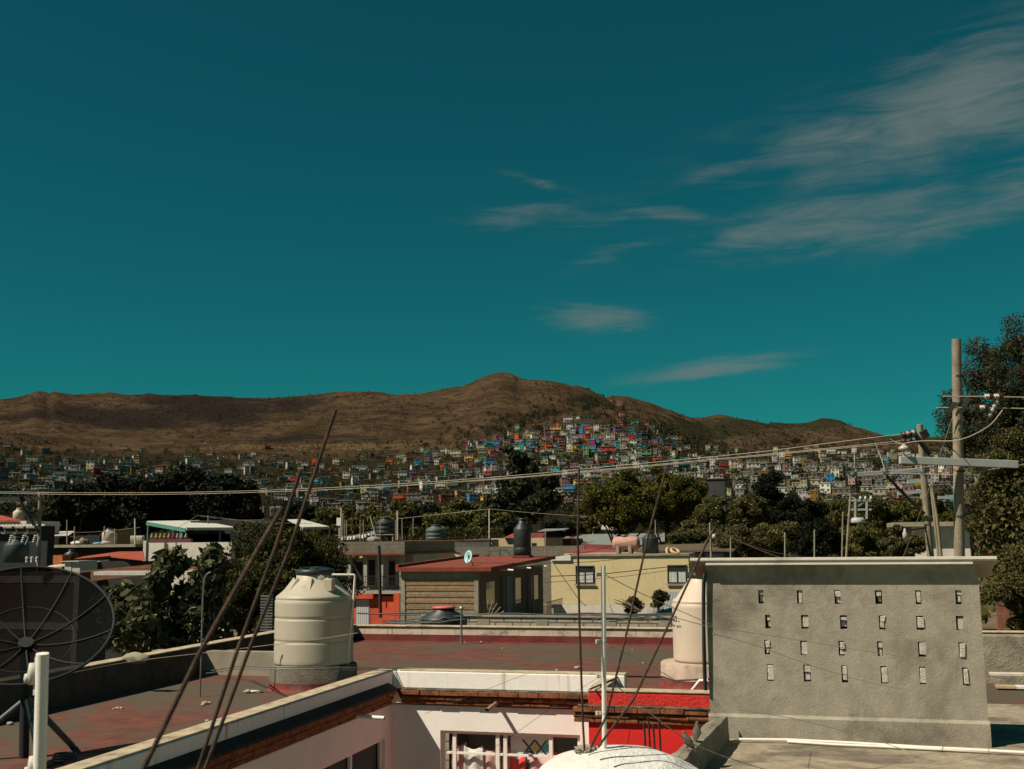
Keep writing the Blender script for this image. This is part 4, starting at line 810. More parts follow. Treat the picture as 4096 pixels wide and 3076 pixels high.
# ------------------------------------------------------------------ mesh dish on the red roof
def dish():
    base = Vector((-7.9, 9.6, ZR)); ax = Vector((.37, -.52, .76)).normalized()
    cR = od(104, 2490, 10.4); Rd, dep = .785, .30
    t = thing('satellite_dish', 'big black mesh satellite dish on a strutted mast over the red roof', 'satellite dish', (cR.x, cR.y, ZR))
    u = ax.cross(Vector((0, 0, 1))).normalized(); v = u.cross(ax)
    hub = cR-ax*dep
    def P(r, a): return hub+ax*(dep*(r/Rd)**2)+(u*math.cos(a)+v*math.sin(a))*r
    mm, n, l, b = newmat('dish_mesh'); b.inputs['Base Color'].default_value = (.006, .007, .007, 1); b.inputs['Roughness'].default_value = 1; b.inputs['Specular IOR Level'].default_value = 0
    tr = n.new('ShaderNodeBsdfTransparent'); x = n.new('ShaderNodeMixShader'); x.inputs[0].default_value = .92
    l.new(tr.outputs[0], x.inputs[1]); l.new(b.outputs[0], x.inputs[2]); l.new(x.outputs[0], n['Material Output'].inputs[0])
    g = MB(); nr, na = 9, 48
    V = [hub]+[P(Rd*(i+1)/nr, 2*math.pi*j/na) for i in range(nr) for j in range(na)]
    Fc = [(0, 1+j, 1+(j+1) % na) for j in range(na)]+[(1+i*na+j, 1+i*na+(j+1) % na, 1+(i+1)*na+(j+1) % na, 1+(i+1)*na+j) for i in range(nr-1) for j in range(na)]
    g.add(V, Fc, True); obj('reflector', g, mm, t, fix=False)
    mk = mat('dish_steel', (.008, .011, .011, 1), .2, 6, .8, .1)
    g = MB(); g.tube([P(Rd, 2*math.pi*j/60) for j in range(61)], .014, 8, cap=False); obj('rim', g, mk, t)
    for k in range(10):
        a = 2*math.pi*(k+.3)/10; g = MB(); g.tube([P(.08+(Rd-.08)*i/6, a)+ax*.012 for i in range(7)], .009, 6); obj('rib', g, mk, t)
    g = MB(); g.tube([P(Rd*.55, 2*math.pi*j/40) for j in range(41)], .006, 6, cap=False); obj('ring', g, mk, t)
    g = MB(); g.tube([hub-ax*.08, hub+ax*.05], .07, 16); obj('hub', g, mk, t)
    f = cR+ax*.05
    foot = Vector((hub.x, hub.y+.05, ZR)); g = MB(); g.tube([foot, hub-ax*.05], .045, 14); obj('mast', g, mk, t)
    for dx, dy in ((-.55, -.35), (.55, -.45), (.1, .6)):
        g = MB(); g.tube([foot+Vector((dx, dy, 0)), foot+Vector((0, 0, .55))], .03, 10); obj('strut', g, mat('strut_teal', (.05, .07, .07, 1), .2, 6, .5, .1), t)
dish()
# ------------------------------------------------------------------ roofs and houses beyond
m_blockw = brick('pale_blocks', (.46, .40, .30, 1), (.40, .345, .26, 1), (.16, .135, .10, 1), .4, .2, 'x', .018, .95, .5)
m_greyblk = brick('grey_blocks', (.20, .175, .135, 1), (.17, .148, .112, 1), (.145, .125, .095, 1), .4, .2, 'x', .018, .95, .4, stain=(.115, .10, .075, 1))
m_greyy = brick('grey_blocks_side', (.10, .088, .07, 1), (.085, .075, .06, 1), (.075, .065, .05, 1), .4, .2, 'y', .018, .95, .4)
m_rbrick = brick('red_bricks', (.27, .075, .035, 1), (.20, .055, .028, 1), (.17, .13, .09, 1), .25, .075, 'x', .012, .95, .5, stain=(.13, .06, .035, 1))
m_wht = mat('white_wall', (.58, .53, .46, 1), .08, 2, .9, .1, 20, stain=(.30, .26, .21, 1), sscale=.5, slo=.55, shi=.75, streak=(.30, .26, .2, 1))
m_shade = mat('dark_wall', (.022, .02, .018, 1), .3, 2, .95, .2, 20)  # shade of walls put into the near-black; dark frames share it
m_concb = mat('bare_concrete', (.27, .235, .175, 1), .15, 3, .95, .3, 25, stain=(.15, .13, .095, 1), sscale=.8)
m_dtank = mat('black_tank', (.020, .026, .028, 1), .2, 3, .5, .1, 30)
m_post = mat('post_metal', (.30, .27, .22, 1), .2, 8, .6, .1)
m_tile = corr('roof_tiles', (.36, .065, .03, 1), (.20, .045, .025, 1), 'x', .18, .85, 0)
m_maroon = corr('maroon_sheet', (.19, .035, .032, 1), (.13, .03, .025, 1), 'x', .16, .7, .1)
m_zinc = corr('zinc_sheet', (.30, .33, .31, 1), (.20, .07, .03, 1), 'x', .13, .55, .3, .54, .58)
m_whsheet = corr('white_sheet', (.62, .61, .55, 1), (.45, .43, .38, 1), 'x', .2, .6, .1, .55, .75)
m_teal = mat('teal_frame', (.06, .20, .17, 1), .15, 6, .6, .1)
m_win = glass('dark_pane', (.03, .035, .04, 1))
m_orange = mat('orange_paint', (.50, .075, .028, 1), .1, 3, .9, .2, stain=(.3, .05, .025, 1), sscale=.8)
m_yellow = mat('yellow_paint', (.58, .475, .265, 1), .05, 4, .9, .25, 30, stain=(.47, .365, .18, 1), sscale=.5, slo=.5, shi=.8, bd=.02, streak=(.42, .33, .18, 1))
m_peachw = mat('peach_paint', (.50, .36, .22, 1), .06, 2, .9, .2, stain=(.40, .28, .17, 1), sscale=.6)
def xz(px0, px1, pyt, pyb, y):
    """world x-range and z-range of a face standing at y"""
    a = oy(px0, (pyt+pyb)/2, y); b = oy(px1, (pyt+pyb)/2, y); m = (px0+px1)/2
    return a.x, b.x, oy(m, pyb, y).z, oy(m, pyt, y).z
def pot(name, label, p, w, h, mm, n=14):
    return setp(obj(name, MB().lathe(tuple(p), [(0, 0), (w*.7, 0), (w, h*.9), (w*1.1, h), (w*.9, h), (0, h*.9)], n), mm), label, 'pot')
def rotoplas(label, p, Rr, h, m, lid=None, cat='water tank', group=None, rings=2):
    t = thing('water_tank', label, cat, p, group); x, y, z = p
    pr = [(0, 0), (Rr, 0)]
    for i in range(rings): q = h*(.2+.25*i); pr += [(Rr, q), (Rr*.965, q+h*.015), (Rr*.965, q+h*.035), (Rr, q+h*.05)]
    pr += [(Rr, h*.70), (Rr*.96, h*.74), (Rr*.46, h*.90), (Rr*.46, h*.97), (0, h*.97)]
    obj('body', MB().lathe(p, pr, 28), m, t); obj('lid', MB().lathe((x, y, z+h*.965), [(0, 0), (Rr*.5, 0), (Rr*.5, h*.04), (Rr*.3, h*.06), (0, h*.065)], 20), lid or m_lid, t); return t
def post(label, px, pt, pb, d, r=.03, m=None, name='roof_post', cat='post', group=None, lean=0):
    return setp(obj(name, MB().tube([od(px, pb, d), od(px+lean, pt, d)], r*.6, 8), m or m_post), label, cat, group)
def place0(px, d): q = od(px, 2150, d); return (q.x, q.y, 0)
# wall of pale blocks just past the red roof, with tubes on its coping
yb = 24.0; x0, x1, z0, z1 = xz(1690, 2725, 2462, 2520, yb)
bw = thing('block_wall', 'pale block wall with flush pillars behind the red roof', 'wall', ((x0+x1)/2, yb, 0))
obj('wall', MB().box(x0, x1, yb, yb+.15, 0, z1-.05), m_blockw, bw); obj('coping', MB().box(x0-.03, x1, yb-.03, yb+.2, z1-.049, z1), m_concb, bw, bevel=.01)
for px in (1935, 2168, 2440, 2660):
    c = oy(px, 2490, yb).x; obj('pillar', MB().box(c-.13, c+.13, yb-.012, yb-.001, 0, z1-.085), m_concb, bw)
for i, (pa, pb, o) in enumerate(((1430, 2715, 0), (1560, 2700, 6))):
    P = [oy(pa+(pb-pa)*k/14, 2448+o+(5 if k < 4 else 8)+3*math.sin(k*1.7+i), yb+.06-.05*i)+Vector((0, 0, .0)) for k in range(15)]
    setp(obj('black_tube', MB().tube(P, .018-.006*i, 8), m_blackpipe), ('thick' if i == 0 else 'thinner')+' black tube lying along the top of the pale block wall', 'tube')
x0b, x1b, _, zt = xz(1425, 2420, 2470, 2505, 22.4); r_ = random.Random(5)
for i in range(6):
    y = 22.3+.12*i; a = oy((1440 if i < 4 else 2330)+r_.uniform(-10, 120), 2492, y); L = r_.uniform(1.2, 2.2); zz = zn-.02+.02*i
    P = [(a.x+L*k/7, y+.02*math.sin(k), zz+.10*k/7*r_.uniform(.4, 1.3)+.02*math.sin(k*2+i)) for k in range(8)]
    setp(obj('cable', MB().tube(P, .015, 6), m_blackpipe), 'loose dark cable in the heap behind the mouldy parapet', 'cable', 'cables heaped behind the parapet')
p = oy(1776, 2530, 22.9); rotoplas('dark tank sunk behind the parapet with a pink-red lid', (p.x, 22.9, oy(1776, 2580, 22.9).z), .50, .8, m_dtank, mat('pink_lid', (.55, .10, .10, 1), .1, 4, .6, 0))
# brick house with slanting red roof
yh = 45; x0, x1, z0, z1 = xz(1603, 1913, 2286, 2460, yh); zr = oy(1650, 2277, yh).z
bh = thing('brick_house', 'brick and block house with red slab roof and dark balcony side', 'house', ((x0+x1)/2, yh, 0))
ye = 57.0
obj('side_wall', MB().box(x1-.2, x1-.02, yh+.2, ye, 0, z1), mat('brown_side', (.125, .085, .06, 1), .2, 3, .95, .2, stain=(.10, .07, .05, 1), sscale=.6), bh)
pc = (z1-1.0-(z1-2.72))/5.0
g = MB(); g.box(x0, x1, yh+.02, yh+.2, 0, z1); obj('block_wall', g, brick('block_courses', (.30, .255, .185, 1), (.26, .22, .16, 1), (.22, .19, .14, 1), .42, .19, 'x', .012, .95, .5), bh)
hb = (z1-oy(1750, 2335, yh).z); step = (oy(1750, 2335, yh).z-oy(1750, 2432, yh).z)/4
g = MB()
for k in range(5): zt = z1-hb+.08-step*k; g.box(x0+.2, x1-.16, yh-.004, yh+.019, zt-step*.52, zt)
obj('brick_band', g, brick('orange_bricks', (.33, .15, .055, 1), (.25, .11, .042, 1), (.30, .24, .16, 1), .24, .065, 'x', .012, .95, .6), bh)
for a, b in ((x0-.0, x0+.2), (x1-.16, x1+.01)): obj('pillar', MB().box(a, b, yh-.03, yh+.015, 0, z1-.3), m_concb, bh)
obj('beam', MB().box(x0, x1, yh-.035, yh+.018, z1-.29, z1), m_concb, bh)
m_rroof = mat('red_slab', (.20, .036, .020, 1), .2, 3, .9, .2, stain=(.14, .032, .02, 1), sscale=.7)
xr2 = oy(1970, 2280, yh).x; g = MB()
g.slab([(x0-.15, yh-.25, z1+.01+.0), (xr2, yh-.25, z1+.01), (xr2+.05, ye, z1+.28), (x0-.2, ye, z1+.28)], .17, (0, 0, 1)); obj('roof', g, m_rroof, bh)
obj('roof_kerb', MB().slab([(x0-.15, yh-.25, z1+.181), (x0-.02, yh-.25, z1+.181), (x0-.05, ye, z1+.451), (x0-.2, ye, z1+.451)], .12, (0, 0, 1)), m_rroof, bh)
for k, (ya, yb_) in enumerate(((46.2, 47.6), (51.2, 52.6), (54.4, 55.8))): 
    obj('window', MB().box(x1-.019, x1-.005, ya, yb_, z1-1.7, z1-.5), m_win, bh)
obj('door', MB().box(x1-.018, x1+.02, 49.6, 50.5, z1-2.5, z1-.4), mat('blue_door', (.02, .10, .15, 1), .15, 4, .7, .1), bh)
obj('balcony', MB().box(x1+.0, x1+1.0, yh+.6, ye, z1-2.75, z1-2.6), m_concb, bh)
m_curt = mat('curtain_grey', (.16, .14, .15, 1), .3, 5, .9, .2)
for y in (48.6, 53.4): obj('curtain', MB().box(x1+.25, x1+.29, y, y+.35, z1-2.3, z1-.3), m_curt, bh)
for y in (47.0, 50.2, 53.4):
    a = Vector((xr2-.25, y, z1+.02)); o = MB().tube([a, a+Vector((.65, -.05, -.03))], .045, 10); obj('spout', o, m_pvc, bh)
g = MB(); zrl = z1-1.75
for k in range(16): g.bar((x1+.98, ye-3.4+.23*k, z1-2.6), (x1+.98, ye-3.4+.23*k, zrl), .02)
g.bar((x1+.98, ye-3.5, zrl), (x1+.98, ye+.2, zrl), .03); obj('railing', g, mat('rail_metal', (.20, .15, .08, 1), .2, 5, .6, .1), bh)
for k in range(13): 
    pass
g = MB()
for k in range(13): a = R(8+k*12); c = Vector((x1+.2, yh+.3, z1-2.2)); g.tube([c+Vector((math.cos(a)*.1, 0, math.sin(a)*.1)), c+Vector((math.cos(a)*1.0, -.1, math.sin(a)*1.05))], .014, 5)
setp(obj('fan_plant', g, mat('dry_spikes', (.42, .34, .22, 1), .2, 9, .9, .1)), 'spiky dry fan plant at the corner of the brick house balcony', 'plant')
# pale blue dish on the red roof
c = oy(1872, 2227, 46.0); t = thing('satellite_dish', 'pale blue oval dish with dark lettering on the red roof', 'satellite dish', (c.x, 46.0, z1+.1))
ax = Vector((-.35, -.9, .25)).normalized(); u = ax.cross(Vector((0, 0, 1))).normalized(); v = u.cross(ax); g = MB(); n = 28; V = [c-ax*.07]
V += [c-ax*(.07*(1-(i/5)**2))+(u*math.cos(2*math.pi*j/n)*.20+v*math.sin(2*math.pi*j/n)*.28)*(i/5) for i in range(1, 6) for j in range(n)]
g.add(V, [(0, 1+j, 1+(j+1) % n) for j in range(n)]+[(1+i*n+j, 1+i*n+(j+1) % n, 1+(i+1)*n+(j+1) % n, 1+(i+1)*n+j) for i in range(4) for j in range(n)], True)
o = obj('reflector', g, mat('dish_blue', (.33, .60, .62, 1), .05, 4, .5, 0), t, fix=False); md = o.modifiers.new('t', 'SOLIDIFY'); md.thickness = .012
obj('arm', MB().tube([c-v*.22, c-u*.36+ax*.4-v*.02], .018, 6).box(c.x-.5, c.x-.42, 45.5, 45.6, c.z-.02, c.z+.06), m_blackpipe, t); obj('mount', MB().tube([c-ax*.06, c-ax*.1+Vector((.2, .1, -.45)), (c.x+.4, 46.1, z1+.19)], .022, 6), m_blackpipe, t)
q = text(t, 'VETV', .14, c+ax*.015, m_ink, 75, -68, ext=.001, sx=1.0); q.rotation_euler = (R(72), R(80), R(-20))
# black tank on brick stilts
yt = 55; a = oy(2090, 2240, yt); Rr = 70/2/4400*56.5; zt = oy(2090, 2222, yt).z
g = MB()
for s in (-.6, .6): g.box(a.x+s*Rr-.14, a.x+s*Rr+.14, yt-.3, yt+.3, z1+.1, zt-.08)
g.box(a.x-Rr*1.05, a.x+Rr*1.05, yt-.45, yt+.45, zt-.079, zt); obj('tank_stand', g, m_rbrick, bh)
rotoplas('tall black water tank on brick stilts at the end of the red roof', (a.x, yt, zt), Rr, 1.85, m_dtank, rings=1)
# yellow house
yy = 66; x0, x1, z0, z1 = xz(2205, 2757, 2224, 2418, yy)
yhs = thing('yellow_house', 'pale yellow house with two curtained windows facing the red roof', 'house', ((x0+x1)/2, yy, 0))
obj('wall', MB().box(x0, x1, yy, yy+9, 0, z1), m_yellow, yhs); obj('roof', MB().box(x0+1.2, x1+.05, yy-.1, yy+9, z1+.001, z1+.12), m_concb, yhs)
obj('ledge', MB().box(x0-2.5, x1+1, yy-.1, yy-.001, z0-.05, z0+.02), m_concb, yhs)
obj('roof_plastic', MB().box(x0+.05, x0+1.25, yy-.12, yy-.005, z1-.25, z1+.03), mat('white_plastic', (.62, .60, .56, 1), .1, 6, .5, .4, 12), yhs)
for pa, pb, tp, bt in ((2303, 2377, 2263, 2335), (2670, 2748, 2260, 2334)):
    a, b, c, d = xz(pa, pb, tp, bt, yy)
    w = obj('window', MB().box(a, b, yy-.004, yy+.0, c, d), m_win, yhs); 
    fr = MB(); fr.box(a, a+.06, yy-.06, yy-.005, c, d); fr.box(b-.06, b, yy-.06, yy-.005, c, d); fr.box(a+.061, b-.061, yy-.06, yy-.005, d-.06, d); fr.box(a+.061, b-.061, yy-.06, yy-.005, c, c+.06); fr.box(a+.061, b-.061, yy-.05, yy-.006, d-.36, d-.31); m_ = (a+b)/2; fr.box(m_-.03, m_+.03, yy-.05, yy-.006, c+.061, d-.361); obj('frame', fr, m_shade, w)
    obj('sill', MB().box(a-.08, b+.08, yy-.14, yy-.062, c-.08, c-.01), m_concb, w); cu = MB()
    for k in range(12): s = a+.08+(b-a-.16)*k/12; cu.box(s+.01, s+(b-a-.16)/12-.012, yy-.02-.012*(k % 2), yy-.006, c+.08, d-.38)
    obj('curtain', cu, mat('curtain_pale', (.62, .64, .60, 1), .15, 6, .9, .1), w)
# low walls under it
x0b, x1b, z0b, z1b = xz(2215, 2620, 2420, 2462, 52); obj('low_wall', MB().box(x0b, x1b, 52, 52.2, 0, z1b), m_wht, label='low white stained wall under the yellow house', cat='wall')
a, b, c, d = xz(2600, 2720, 2412, 2460, 50); g = MB(); g.slab([(a, 50, c), (b+1, 50, c), (b+1, 53, d+.35), (a+.4, 53, d+.35)], .03, (0, 0, -1)); setp(obj('sheet_roof', g, m_zinc), 'small zinc sheet roof beside the low white wall', 'roof')
# things on the yellow roof
a = oy(2503, 2200, yy+1.0); zt = z1+.12; L = 112/4400*67; rr = 54/2/4400*67
gt = thing('gas_tank', 'faded pink round-ended gas tank on two concrete stands', 'gas tank', (a.x, yy+1.2, zt)); zc_ = oy(2503, 2173, yy+1.2).z
pr = [(0, -L/2)]+[(rr*math.sin(t), -L/2+rr*.55*(1-math.cos(t))) for t in np.linspace(.2, 1.57, 7)]+[(rr*math.sin(t), L/2-rr*.55*(1-math.cos(t))) for t in np.linspace(1.57, .2, 7)]+[(0, L/2)]
obj('body', MB().lathe((a.x, yy+1.2, zc_), pr, 28, 'x'), mat('pink_paint', (.46, .24, .19, 1), .1, 3, .7, .1, stain=(.36, .17, .11, 1), sscale=1.5), gt); obj('valve', MB().lathe((a.x-.1, yy+1.2, zc_+rr-.02), [(0, 0), (.12, 0), (.12, .07), (.22, .07), (.22, .11), (0, .13)], 12), m_post, gt)
for px in (2470, 2519): q = oy(px, 2200, yy+.8).x; obj('stand', MB().box(q-.1, q+.1, yy+.8, yy+1.6, zt, zc_+.05), m_concb, gt, bevel=.02)
a = oy(2602, 2200, yy+1.2); rotoplas('black water tank standing beside the pink gas tank', (a.x, yy+1.2, zt), .49, 1.30, m_dtank, rings=0)
for i, (px, py, tl, lb) in enumerate(((2677, 2208, 70, 'cream tyre leaning on edge in the heap on the yellow roof'), (2700, 2204, 25, 'cream tyre lying on top of the other tyres on the yellow roof'), (2688, 2214, 10, 'small cream tyre flat at the bottom of the heap'))):
    c = oy(px, py, yy+.8); bm = bmesh.new(); n1, n2 = 22, 8; R1, R2 = (.24, .085) if i < 2 else (.17, .07); V = []
    mt = Matrix.Rotation(R(tl), 3, 'Y') @ Matrix.Rotation(R(25), 3, 'X')
    for k in range(n1):
        for j in range(n2): A_, B_ = 2*math.pi*k/n1, 2*math.pi*j/n2; V.append(c+mt @ Vector(((R1+R2*math.cos(B_))*math.cos(A_), (R1+R2*math.cos(B_))*math.sin(A_), R2*math.sin(B_))))
    bm.free(); g = MB(); g.add(V, [(k*n2+j, k*n2+(j+1) % n2, ((k+1) % n1)*n2+(j+1) % n2, ((k+1) % n1)*n2+j) for k in range(n1) for j in range(n2)], True)
    setp(obj('tyre', g, mat('tyre_cream', (.50, .38, .20, 1), .15, 6, .8, .2)), lb, 'tyre')
# dark wing right of the yellow house
a, b, c, d = xz(2758, 2940, 2207, 2420, 70); hs = thing('grey_house', 'dark shaded house wing with pale blue panels beside the yellow house', 'house', ((a+b)/2, 70, 0))
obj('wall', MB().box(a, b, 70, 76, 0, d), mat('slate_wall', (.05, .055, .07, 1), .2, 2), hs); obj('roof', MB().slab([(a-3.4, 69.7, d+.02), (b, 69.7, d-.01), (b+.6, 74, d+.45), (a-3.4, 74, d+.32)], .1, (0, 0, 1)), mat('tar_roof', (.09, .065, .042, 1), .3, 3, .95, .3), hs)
for pa, pb in ((2776, 2810), (2820, 2895)): q, w, e, f = xz(pa, pb, 2213, 2300, 70); obj('panel', MB().box(q, w, 69.96, 69.995, e, f), mat('pale_blue', (.22, .27, .27, 1), .1, 3), hs)
# purple-red pitched roof behind the yellow house
y = 80; a, b, c, d = xz(2255, 2470, 2178, 2232, y); hs = thing('low_house', 'house with two maroon sheet roofs behind the yellow parapet', 'house', ((a+b)/2, y, 0)); obj('wall', MB().box(a, b, y, y+7, 0, oy(2350, 2215, y).z), m_wht, hs)
p = lambda px, py, yv: oy(px, py, yv)
g = MB(); g.slab([p(2252, 2204, y-1), p(2440, 2222, y-1), p(2500, 2200, y+3), p(2330, 2192, y+3)], .05); obj('roof', g, corr('pale_red_sheet', (.33, .06, .05, 1), (.25, .05, .04, 1), 'x', .16, .7, .1), hs)
g = MB(); g.slab([p(2252, 2202, y+3.2), p(2480, 2196, y+3.2), p(2470, 2180, y+9), p(2335, 2176, y+9)], .05); obj('roof', g, m_maroon, hs)
# long rusty zinc roof
y = 100; P = [p(2210, 2181, y), p(2560, 2180, y), p(2690, 2160, y+4), p(2690, 2131, y+12), p(2275, 2138, y+12)]
hs = thing('shed', 'long shed under a rust-streaked zinc roof', 'shed', (P[0].x+8, y, 0)); obj('roof', MB().slab(P, .05), m_zinc, hs); obj('wall', MB().box(P[0].x+1, P[1].x+2, y+.4, y+12, 0, P[0].z-.15), m_concb, hs)
y = 112; P = [p(2395, 2105, y), p(2590, 2105, y), p(2575, 2078, y+8), p(2445, 2080, y+8)]
hs = thing('white_canopy', 'pale arched canopy roof beyond the zinc shed', 'canopy', (P[0].x+2, y, 0)); g = MB(); g.slab([p(2362, 2112, y), p(2460, 2114, y), p(2480, 2092, y+3), p(2385, 2092, y+3)], .06); obj('roof', MB().slab([p(2368, 2113, y), p(2500, 2120, y), p(2520, 2090, y+6), p(2395, 2088, y+6)], .08), mat('canvas', (.40, .36, .28, 1), .1, 2), hs)
for px in (2372, 2490): q = p(px, 2120, y+.2); obj('post', MB().tube([(q.x, q.y, 0), q], .06, 8), m_post, hs)
a, b, c, d = xz(2318, 2392, 2072, 2135, 118); setp(obj('brick_hut', MB().box(a, b, 118, 122, 0, d).box(a-.2, b+.2, 117.8, 122.2, d+.001, d+.15), m_rbrick), 'small red brick hut under the yellow-green tree', 'hut')
a, b, c, d = xz(2060, 2280, 2115, 2200, 98); hs = thing('brown_house', 'house with a rust red porch and lifted zinc sheet roof', 'house', ((a+b)/2, 98, 0)); obj('wall', MB().box(a, b, 98.5, 104, 0, d-.9), mat('rust_wall', (.16, .05, .03, 1), .3, 2), hs); obj('roof', MB().slab([p(2150, 2125, 97), p(2262, 2118, 97), p(2278, 2113, 101), p(2180, 2115, 101)], .05), m_zinc, hs); obj('porch_roof', MB().slab([p(2070, 2152, 97.5), p(2260, 2150, 97.5), p(2235, 2130, 100), p(2095, 2133, 100)], .05), m_maroon, hs)
# peach house with red gable
y = 88; a, b, c, d = xz(1965, 2178, 2152, 2230, y); hs = thing('peach_house', 'peach painted house with a low red gable behind the long block wall', 'house', ((a+b)/2, y, 0)); obj('wall', MB().box(a, b, y, y+7, 0, d), m_peachw, hs)
obj('roof', MB().add([p(2012, 2152, y-.3), p(2070, 2152, y-.3), p(2095, 2150, y+6), p(2090, 2135, y+2), p(2050, 2134, y+2)], [(0, 1, 3, 4), (1, 2, 3)]), m_tile, hs); q, w, e, f = xz(2127, 2146, 2172, 2184, y); obj('window', MB().box(q, w, y-.02, y-.005, e, f), m_win, hs)
# long grey block wall with dark tarp
y = 82; a, b, c, d = xz(1622, 2340, 2186, 2300, y); hs = thing('block_wall', 'long weathered grey block wall under the dark tarps', 'wall', ((a+b)/2, y, 0)); obj('wall', MB().box(a, b, y, y+.25, 0, d), m_greyblk, hs)
a, b, c, d = xz(1619, 1968, 2163, 2186, y+3); hs = thing('roof_wall', 'upper whitewashed block parapet carrying the grey-green tank', 'wall', ((a+b)/2, y+3, 0)); obj('wall', MB().box(a, b, y+3, y+5, 0, d), brick('whitewash', (.34, .31, .25, 1), (.28, .25, .20, 1), (.20, .18, .14, 1), .4, .2, 'x', .02, .95, .4), hs); obj('top', MB().box(a, b, y+2.9, y+5, d+.001, d+.06), mat('rust_edge', (.16, .07, .045, 1), .4, 4), hs)
q, w, e, f = xz(1780, 1962, 2158, 2186, y+2.5); g = MB(); g.slab([(q, y+2.6, e), (w, y+2.2, e), (w-.4, y+3.6, f+.12), (q, y+2.9, f-.12)], .04); setp(obj('tarp', g, mat('tarp_dark', (.028, .026, .026, 1), .4, 5, .8, .4, 8)), 'dark slatted tarp hung over the whitewashed block parapet', 'tarp')
a = oy(1743, 2168, y+4); rotoplas('grey-green water tank on the whitewashed block parapet', (a.x, y+4, d+.06), .83, 1.10*1.0+.12, mat('tank_green', (.055, .085, .08, 1), .15, 2, .6, .1), mat('tank_greenlid', (.05, .08, .075, 1), .1))
for px, r1 in ((1768, 70), (1822, 72)): q = oy(px, 2255, 74); rotoplas(('cream tank' if px < 1800 else 'second cream tank')+(' close to the red washing' if px < 1800 else ' close to the blue dish')+', seen over the red roof', (q.x, 74, oy(px, 2268, 74).z), .62, 1.05*.75+.2, m_cream, m_lid)
# washing on the line above the red roof
for px0, px1, pt, pb, cm, lb in ((1678, 1695, 2232, 2264, (.50, .012, .03, 1), 'bright red shirt on the line, closest to the white facade'), (1697, 1714, 2237, 2264, (.48, .012, .03, 1), 'second bright red garment on the line'), (1726, 1742, 2243, 2263, (.42, .10, .10, 1), 'pink cloth on the line beside the red garments'), (1885, 1904, 2234, 2246, (.40, .02, .05, 1), 'small red cloth hung just behind the blue dish'), (1906, 1931, 2224, 2243, (.012, .012, .013, 1), 'black cloth hung behind the blue dish'), (1934, 1958, 2216, 2240, (.06, .06, .045, 1), 'dark olive cloth on the line near the green frame')):
    y = 72; a, b, c, d = xz(px0, px1, pt, pb, y); m_ = mat('wash_%d' % px0, cm, .15, 5, .9, .2)
    o = cloth('washing', a, b, d, c, y, lb, m_, amp=.05, fr=7, seed=px0, group='washing behind the red roof')
g = MB(); q = [p(1952, 2207, 73), p(2026, 2199, 73), p(2047, 2235, 73), p(2000, 2196, 73), p(2000, 2240, 73), p(1958, 2208, 73), p(1958, 2240, 73)]; g.bar(q[0], q[1], .07); g.bar(q[1], q[2], .07); g.bar(q[3], q[4], .1); g.bar(q[5], q[6], .07); setp(obj('line_frame', g, mat('green_wood', (.05, .08, .06, 1), .2, 5)), 'green wooden clothes-line frame behind the red roof', 'frame')
# white two-storey facade with orange shop below
y = 58; a, b, c, d = xz(1395, 1620, 2224, 2500, y); hs = thing('shop_house', 'shaded white two-storey house with an orange shopfront and roller shutter', 'house', ((a+b)/2, y, 0))
zf = oy(1500, 2362, y).z; zt = oy(1500, 2220, y).z; zu = oy(1500, 2166, y).z
m_sh = mat('white_in_shade', (.34, .31, .26, 1), .08, 2, .9, .1, stain=(.24, .21, .17, 1), sscale=.7)  # white wall colour darkened to imitate a facade in shade
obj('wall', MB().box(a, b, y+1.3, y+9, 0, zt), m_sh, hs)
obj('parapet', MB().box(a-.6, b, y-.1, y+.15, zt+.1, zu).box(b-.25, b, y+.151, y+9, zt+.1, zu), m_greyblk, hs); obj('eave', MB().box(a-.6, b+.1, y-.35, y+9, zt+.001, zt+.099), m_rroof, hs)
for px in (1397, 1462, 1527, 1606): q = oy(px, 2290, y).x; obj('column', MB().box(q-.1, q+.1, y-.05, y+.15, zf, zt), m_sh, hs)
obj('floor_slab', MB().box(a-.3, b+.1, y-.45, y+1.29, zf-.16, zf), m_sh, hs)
for pa, pb, tp in ((1412, 1450, 2248), (1468, 1500, 2240), (1556, 1580, 2245)): q, w, e, f = xz(pa, pb, tp, 2340, y+1.3); obj('door', MB().box(q, w, y+1.26, y+1.295, e, f), m_dark, hs)
g = MB()
for k in range(30): xk = a+(b-a)*k/29; g.bar((xk, y-.4, zf), (xk, y-.4, zf+.8), .02)
g.bar((a, y-.4, zf+.8), (b, y-.4, zf+.8), .035); g.bar((a, y-.4, zf+.45), (b, y-.4, zf+.45), .02); obj('railing', g, m_shade, hs)
obj('shop_front', MB().box(a, b, y-.2, y+1.25, 0, zf-.3), m_orange, hs); obj('shop_sign', MB().box(a, oy(1505, 2370, y).x, y-.5, y-.21, zf-.42, zf-.17), m_orange, hs)
q, w, e, f = xz(1425, 1478, 2382, 2446, y-.2); obj('shutter', MB().box(q, w, y-.24, y-.205, e-.8, f), corr('shutter', (.52, .52, .52, 1), (.45, .45, .45, 1), 'x', .12, .6, .1), hs)
for pa, pb in ((1582, 1606),): q, w, e, f = xz(pa, pb, 2372, 2500, y-.3); obj('pilaster', MB().box(q, w, y-.6, y-.21, e, f), m_orange, hs)
q, w, e, f = xz(1450, 1461, 2224, 2231, y); setp(obj('notice', MB().box(q, w, y-.42, y-.4, e, f), mat('notice_yellow', (.55, .45, .08, 1), .05)), 'small yellow notice under the eave of the white facade', 'sign')
# dark street pole in front of it
g = MB(); g.tube([od(1522, 2470, 52), od(1519, 2300, 52), od(1516, 2182, 52)], .08, 10); setp(obj('street_pole', g, mat('pole_dark', (.035, .03, .027, 1), .3, 6)), 'dark wooden street pole before the white two-storey facade', 'pole')
